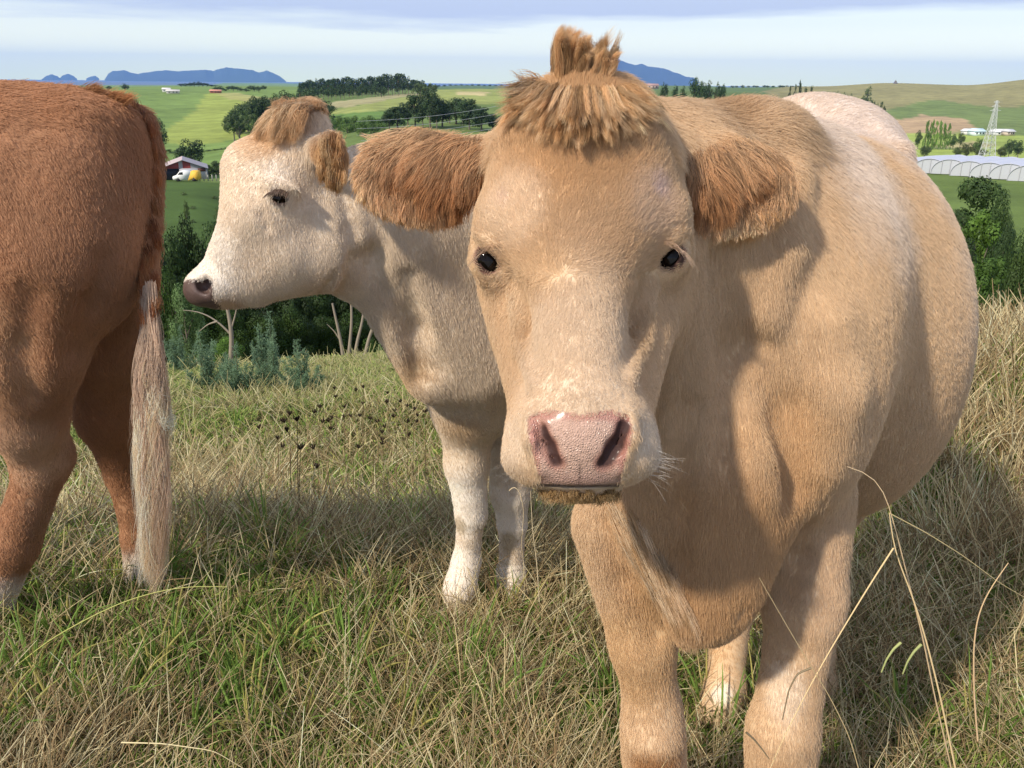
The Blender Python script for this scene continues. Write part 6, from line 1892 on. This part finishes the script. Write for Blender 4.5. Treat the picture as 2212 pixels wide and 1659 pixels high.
# van: side profile drawn out across its width, nose to the left
g = land_hit(405, 390.5, 120, 250); g = g - nrm(np.array([g[0], g[1], 0])) * 3.5; g[2] = gz_at(g[0], g[1]); M = frame_at(g, 0.08)
root = empty('van', g); tag(root, 'small delivery van, white at the nose and yellow at the back, parked before the shed', 'van')
prof = [(-2.35, 0.35), (-2.42, 0.75), (-2.30, 1.0), (-1.65, 1.22), (-1.05, 1.88), (-0.8, 1.97), (2.0, 1.98), (2.28, 1.85), (2.38, 1.1), (2.38, 0.4), (1.9, 0.32), (1.75, 0.55), (1.45, 0.66), (1.15, 0.55), (1.0, 0.30), (-1.0, 0.28), (-1.15, 0.52), (-1.45, 0.64), (-1.75, 0.52), (-1.9, 0.30)]
def prism(mb, g, M, pr, y0, y1, col, inset=0.0):
    n = len(pr); V = [(p[0], y0, p[1]) for p in pr] + [(p[0], y1, p[1]) for p in pr]
    V = np.array(V) @ M + g; cx_ = np.mean([p[0] for p in pr]); cz_ = np.mean([p[1] for p in pr])
    V = np.vstack([V, (np.array([[cx_, y0, cz_], [cx_, y1, cz_]]) @ M + g)])
    Q = [[i, (i + 1) % n, n + (i + 1) % n, n + i] for i in range(n)]; T = [[2 * n, (i + 1) % n, i] for i in range(n)] + [[2 * n + 1, n + i, n + (i + 1) % n] for i in range(n)]
    mb.add(V, Q, T, col)
vb = MB(); prism(vb, g, M, [p for p in prof if p[0] <= 1.05] + [(0.75, 0.30)], -0.9, 0.9, (0.78, 0.78, 0.76))
vb = MB(); prism(vb, g, M, [(-2.35, 0.35), (-2.42, 0.75), (-2.30, 1.0), (-1.65, 1.22), (-1.05, 1.88), (-0.8, 1.97), (1.05, 1.98), (0.75, 1.2), (0.3, 0.3), (-1.0, 0.28), (-1.15, 0.52), (-1.45, 0.64), (-1.75, 0.52), (-1.9, 0.30)], -0.9, 0.9, (0.80, 0.80, 0.78))
vb.build('front_body', FARM, root)
vb = MB(); prism(vb, g, M, [(1.055, 1.98), (2.0, 1.98), (2.28, 1.85), (2.38, 1.1), (2.38, 0.4), (1.9, 0.32), (1.75, 0.55), (1.45, 0.66), (1.15, 0.55), (1.0, 0.30), (0.305, 0.3), (0.755, 1.2)], -0.9, 0.9, (0.75, 0.46, 0.06)); vb.build('rear_body', FARM, root)
for y_ in (-0.905, 0.905):
    w_ = MB(); prism(w_, g, M, [(-1.45, 1.28), (-0.98, 1.75), (-0.45, 1.78), (-0.45, 1.30)], y_ - 0.01, y_ + 0.01, (0.02, 0.025, 0.03)); w_.build('side_window', FARM, root)
w_ = MB(); w_.add(np.array([(-1.66, -0.75, 1.25), (-1.66, 0.75, 1.25), (-1.10, 0.7, 1.86), (-1.10, -0.7, 1.86)]) @ M + g + np.array([-0.03, 0, 0.02]), [[0, 1, 2, 3]], col=(0.03, 0.04, 0.05)); w_.build('windscreen', FARM, root)
for x_ in (-1.45, 1.45):
    for y_ in (-0.82, 0.82):
        w_ = MB(); a = np.linspace(0, 2 * math.pi, 20, endpoint=False); prism(w_, g, M, [(x_ + 0.33 * math.cos(t_), 0.33 + 0.33 * math.sin(t_)) for t_ in a], y_ - 0.1, y_ + 0.1, (0.02, 0.02, 0.02)); w_.build('wheel', FARM, root)

# polytunnels
PT = mat_basic('tunnel_film', (0.50, 0.51, 0.58), 0.35, spec=0.5)
for i in range(7):
    g = land_pt(1975 + 44 * i, 208 - 2.0 * i); g[2] += 0.1; ax = nrm(np.array([0.62, 0.78, 0.0])); sd = np.array([ax[1], -ax[0], 0]); LNt = 46; wv = 3.6; hv = 3.1
    root = empty('polytunnel', g); tag(root, 'long white plastic polytunnel, ' + ORD[i] + ' of the block beyond the green field', 'polytunnel', 'polytunnels beyond the green field')
    th = np.linspace(0, math.pi, 15); ls = np.linspace(0, LNt, 12)
    def arch(l): return np.array([g + ax * l + sd * (wv * math.cos(t_)) + np.array([0, 0, hv * math.sin(t_) ** 0.8]) + np.array([0, 0, gz_at(*(g + ax * l)[:2]) - g[2]]) for t_ in th])
    V = np.concatenate([arch(l) for l in ls]); ii_ = (np.arange(11)[:, None] * 15 + np.arange(14)[None]).ravel()
    mesh_np('cover', V, quads=np.stack([ii_, ii_ + 1, ii_ + 16, ii_ + 15], 1), mat=PT, parent=root, smooth=True)
    for l in (0.0, LNt):
        hb = MB(); A_ = arch(l); hb.tube(A_, np.full(15, 0.05), (0.48, 0.49, 0.52), 5)
        hb.build('hoop', FARM, root)
    for u_ in (-0.45, 0, 0.45):
        hb = MB(); hb.tube([g + sd * wv * u_, g + sd * wv * u_ + [0, 0, hv * (1 - u_ * u_) ** 0.4]], [0.06, 0.06], (0.5, 0.5, 0.52), 4); hb.build('end_post', FARM, root)
    eb = MB(); eb.add(np.vstack([arch(0.15) , g + ax * 0.15]), None, [[15, j_ + 1, j_] for j_ in range(14)], (0.45, 0.47, 0.50)); eb.build('end_wall', FARM, root)

# pylon
g = land_hit(2130, 345, 330, 700); t_ = depth(g); H = (345 - 224) * t_ / FV; bw = 13 * t_ / FV
root = empty('pylon', g); tag(root, 'tall steel lattice pylon on the flat behind the polytunnels', 'pylon')
def wid(z): return bw * np.interp(z / H, [0, 0.45, 0.75, 1.0], [1.0, 0.52, 0.30, 0.10])
corner = lambda z, a, b: g + np.array([a * wid(z), b * wid(z), z])
lv = H * np.array([0, 0.10, 0.20, 0.29, 0.37, 0.45, 0.52, 0.59, 0.65, 0.71, 0.77, 0.83, 0.89, 0.95, 1.0]); PC = (0.60, 0.62, 0.60)
for a, b in ((-1, -1), (1, -1), (1, 1), (-1, 1)):
    mb = MB(); mb.tube([corner(z, a, b) for z in lv], np.linspace(0.12, 0.07, len(lv)), PC, 4); mb.build('leg', FARM, root)
mb = MB(); cs_ = [(-1, -1), (1, -1), (1, 1), (-1, 1)]
for z0, z1 in zip(lv[:-1], lv[1:]):
    for q in range(4):
        A_, B_ = cs_[q], cs_[(q + 1) % 4]
        mb.tube([corner(z0, *A_), corner(z1, *B_)], [0.055, 0.055], PC, 4); mb.tube([corner(z0, *B_), corner(z1, *A_)], [0.055, 0.055], PC, 4); mb.tube([corner(z1, *A_), corner(z1, *B_)], [0.055, 0.055], PC, 4)
mb.build('bracing', FARM, root)
for z_, l_ in ((0.83, 2.0), (0.90, 1.6), (0.97, 1.2)):
    for s in (-1, 1):
        mb = MB(); c0 = g + np.array([0, 0, H * z_]); mb.tube([c0 + [s * wid(H * z_), 0, 0], c0 + [s * (l_), 0, 0.1]], [0.09, 0.05], PC, 4); mb.tube([c0 + [s * wid(H * z_), 0, 0.5], c0 + [s * l_, 0, 0.1]], [0.07, 0.05], PC, 4); mb.build('cross_arm', FARM, root)

# farm houses
def house(vx, vy, w, h, d, wc, rc, label, yaw=0.2, r0=250, cat='house'):
    g = land_hit(vx, vy, r0, 2500); M = frame_at(g, yaw); root = empty('house', g); tag(root, label, cat)
    mb = MB(); lbox(mb, g, M, (0, 0, h / 2), (w / 2, d / 2, h / 2), wc); prism(mb, g, M, [(-w / 2, h), (w / 2, h), (0.0, h + 0.02)], -d / 2, d / 2, wc); mb.build('wall', FARM, root)
    rf = MB(); rise = d * 0.24
    V = np.array([(-w / 2 - 0.5, -d / 2 - 0.5, h - 0.1), (w / 2 + 0.5, -d / 2 - 0.5, h - 0.1), (w / 2 + 0.3, 0, h + rise), (-w / 2 - 0.3, 0, h + rise), (w / 2 + 0.5, d / 2 + 0.5, h - 0.1), (-w / 2 - 0.5, d / 2 + 0.5, h - 0.1)]) @ M + g
    rf.add(V, [[0, 1, 2, 3], [3, 2, 4, 5]], [[1, 4, 2], [5, 0, 3]], rc); rf.build('roof', FARM, root)
    for q in (-0.28, 0.05, 0.32):
        m2 = MB(); lbox(m2, g, M, (q * w, -d / 2 - 0.02, h * 0.55), (w * 0.06, 0.05, h * 0.18), (0.03, 0.035, 0.04)); m2.build('window', FARM, root)
house(2092, 291, 7, 2.2, 5, (0.75, 0.75, 0.75), (0.75, 0.77, 0.80), 'white farm building left of the pylon, on the sunny flat')
house(2108, 293, 7, 2.6, 6, (0.7, 0.8, 0.85), (0.6, 0.75, 0.8), 'small pale blue roofed shed just left of the pylon')
house(2158, 292, 9, 2.0, 6, (0.75, 0.75, 0.75), (0.80, 0.80, 0.82), 'long white farm building right of the pylon')
house(2176, 293, 5, 2.4, 5, (0.6, 0.5, 0.42), (0.6, 0.6, 0.6), 'small building at the right end of the white one')
house(2078, 181, 30, 6, 16, (0.75, 0.74, 0.72), (0.30, 0.33, 0.40), 'long white house with a grey roof on the right hand skyline', 0.1, 700)
house(2112, 181, 22, 7, 14, (0.72, 0.72, 0.72), (0.22, 0.26, 0.34), 'dark roofed house right of the long one on the skyline', 0.1, 700)
house(360, 199, 5, 2, 4, (0.85, 0.83, 0.80), (0.7, 0.66, 0.62), 'white farmhouse at the top of the bright hill', 0.3, 580)
house(374, 202, 8, 1.6, 4, (0.75, 0.70, 0.66), (0.6, 0.56, 0.5), 'long low pale shed beside the hilltop farmhouse', 0.3, 580)
house(466, 201, 7, 1.4, 4, (0.40, 0.17, 0.12), (0.55, 0.25, 0.17), 'low red roofed building on the bright hill', 0.1, 580)
house(1408, 192, 14, 4, 8, (0.5, 0.38, 0.34), (0.45, 0.28, 0.24), 'brown house between the topknot and the far trees', 0.1, 400)
g = land_hit(1934, 181, 700, 2500); t_ = depth(g)
root = empty('hut', g); tag(root, 'small dark peaked hut on top of the brown hill', 'hut'); mb = MB(); mb.add(np.array([(-2.5, -2, 0), (2.5, -2, 0), (2.5, 2, 0), (-2.5, 2, 0), (0, 0, 5.0)]) + g, None, [[0, 1, 4], [1, 2, 4], [2, 3, 4], [3, 0, 4]], (0.14, 0.13, 0.13)); mb.build('hut_roof', FARM, root)

# power wires crossing behind the front cow's ear
for j, (a, b, Lb) in enumerate((((770, 262), (1075, 229), 'uppermost power wire above the front cow\'s ear at the left'), ((770, 278), (1075, 246), 'second power wire above the front cow\'s ear at the left'), ((770, 292), (1075, 262), 'third power wire, just above the front cow\'s ear at the left'), ((780, 304), (1075, 276), 'lowest power wire, touching the front cow\'s ear at the left'))):
    A_, B_ = U(a[0], a[1], 150), U(b[0], b[1], 170); s = np.linspace(0, 1, 16)[:, None]; P = A_ * (1 - s) + B_ * s; P[:, 2] -= 0.5 * (4 * s[:, 0] * (1 - s[:, 0]))
    mb = MB(); mb.tube(P, np.full(16, 0.030), (0.5, 0.5, 0.52), 4); o = mb.build('power_wire', FARM, origin=A_); tag(o, Lb, 'power wire', 'power wires')
# wire fence by the shed
for j in range(9):
    p = land_hit(432 + 9 * j, 391, 120, 260); mb = MB(); mb.box(p + [0, 0, 0.55], (0.07, 0.07, 0.6), None, (0.35, 0.33, 0.30)); o = mb.build('fence_post', FARM, origin=p); tag(o, 'grey fence post of the line right of the van', 'fence post', 'fence posts right of the van')
print('farm', round(time.time() - T0, 1))
# ------------------------------------------------------------------ air
if 'nohaze' not in DEV:
    bm = bmesh.new(); bmesh.ops.create_cube(bm, size=1.0)
    me = bpy.data.meshes.new('haze'); bm.to_mesh(me); bm.free()
    hz = bpy.data.objects.new('haze', me); COL.objects.link(hz)
    hz.scale = (37600, 37600, 560.0); hz.location = (0, 0, -80.0 + 280.0)
    HM = bpy.data.materials.new('haze'); HM.use_nodes = True; nt = HM.node_tree; nt.nodes.clear()
    out = nt.nodes.new('ShaderNodeOutputMaterial'); pv = nt.nodes.new('ShaderNodeVolumePrincipled')
    pv.inputs['Color'].default_value = HAZE_COL; pv.inputs['Density'].default_value = HAZE_D; pv.inputs['Anisotropy'].default_value = 0.0
    nt.links.new(pv.outputs[0], out.inputs['Volume'])
    me.materials.append(HM); tag(hz, kind='stuff')
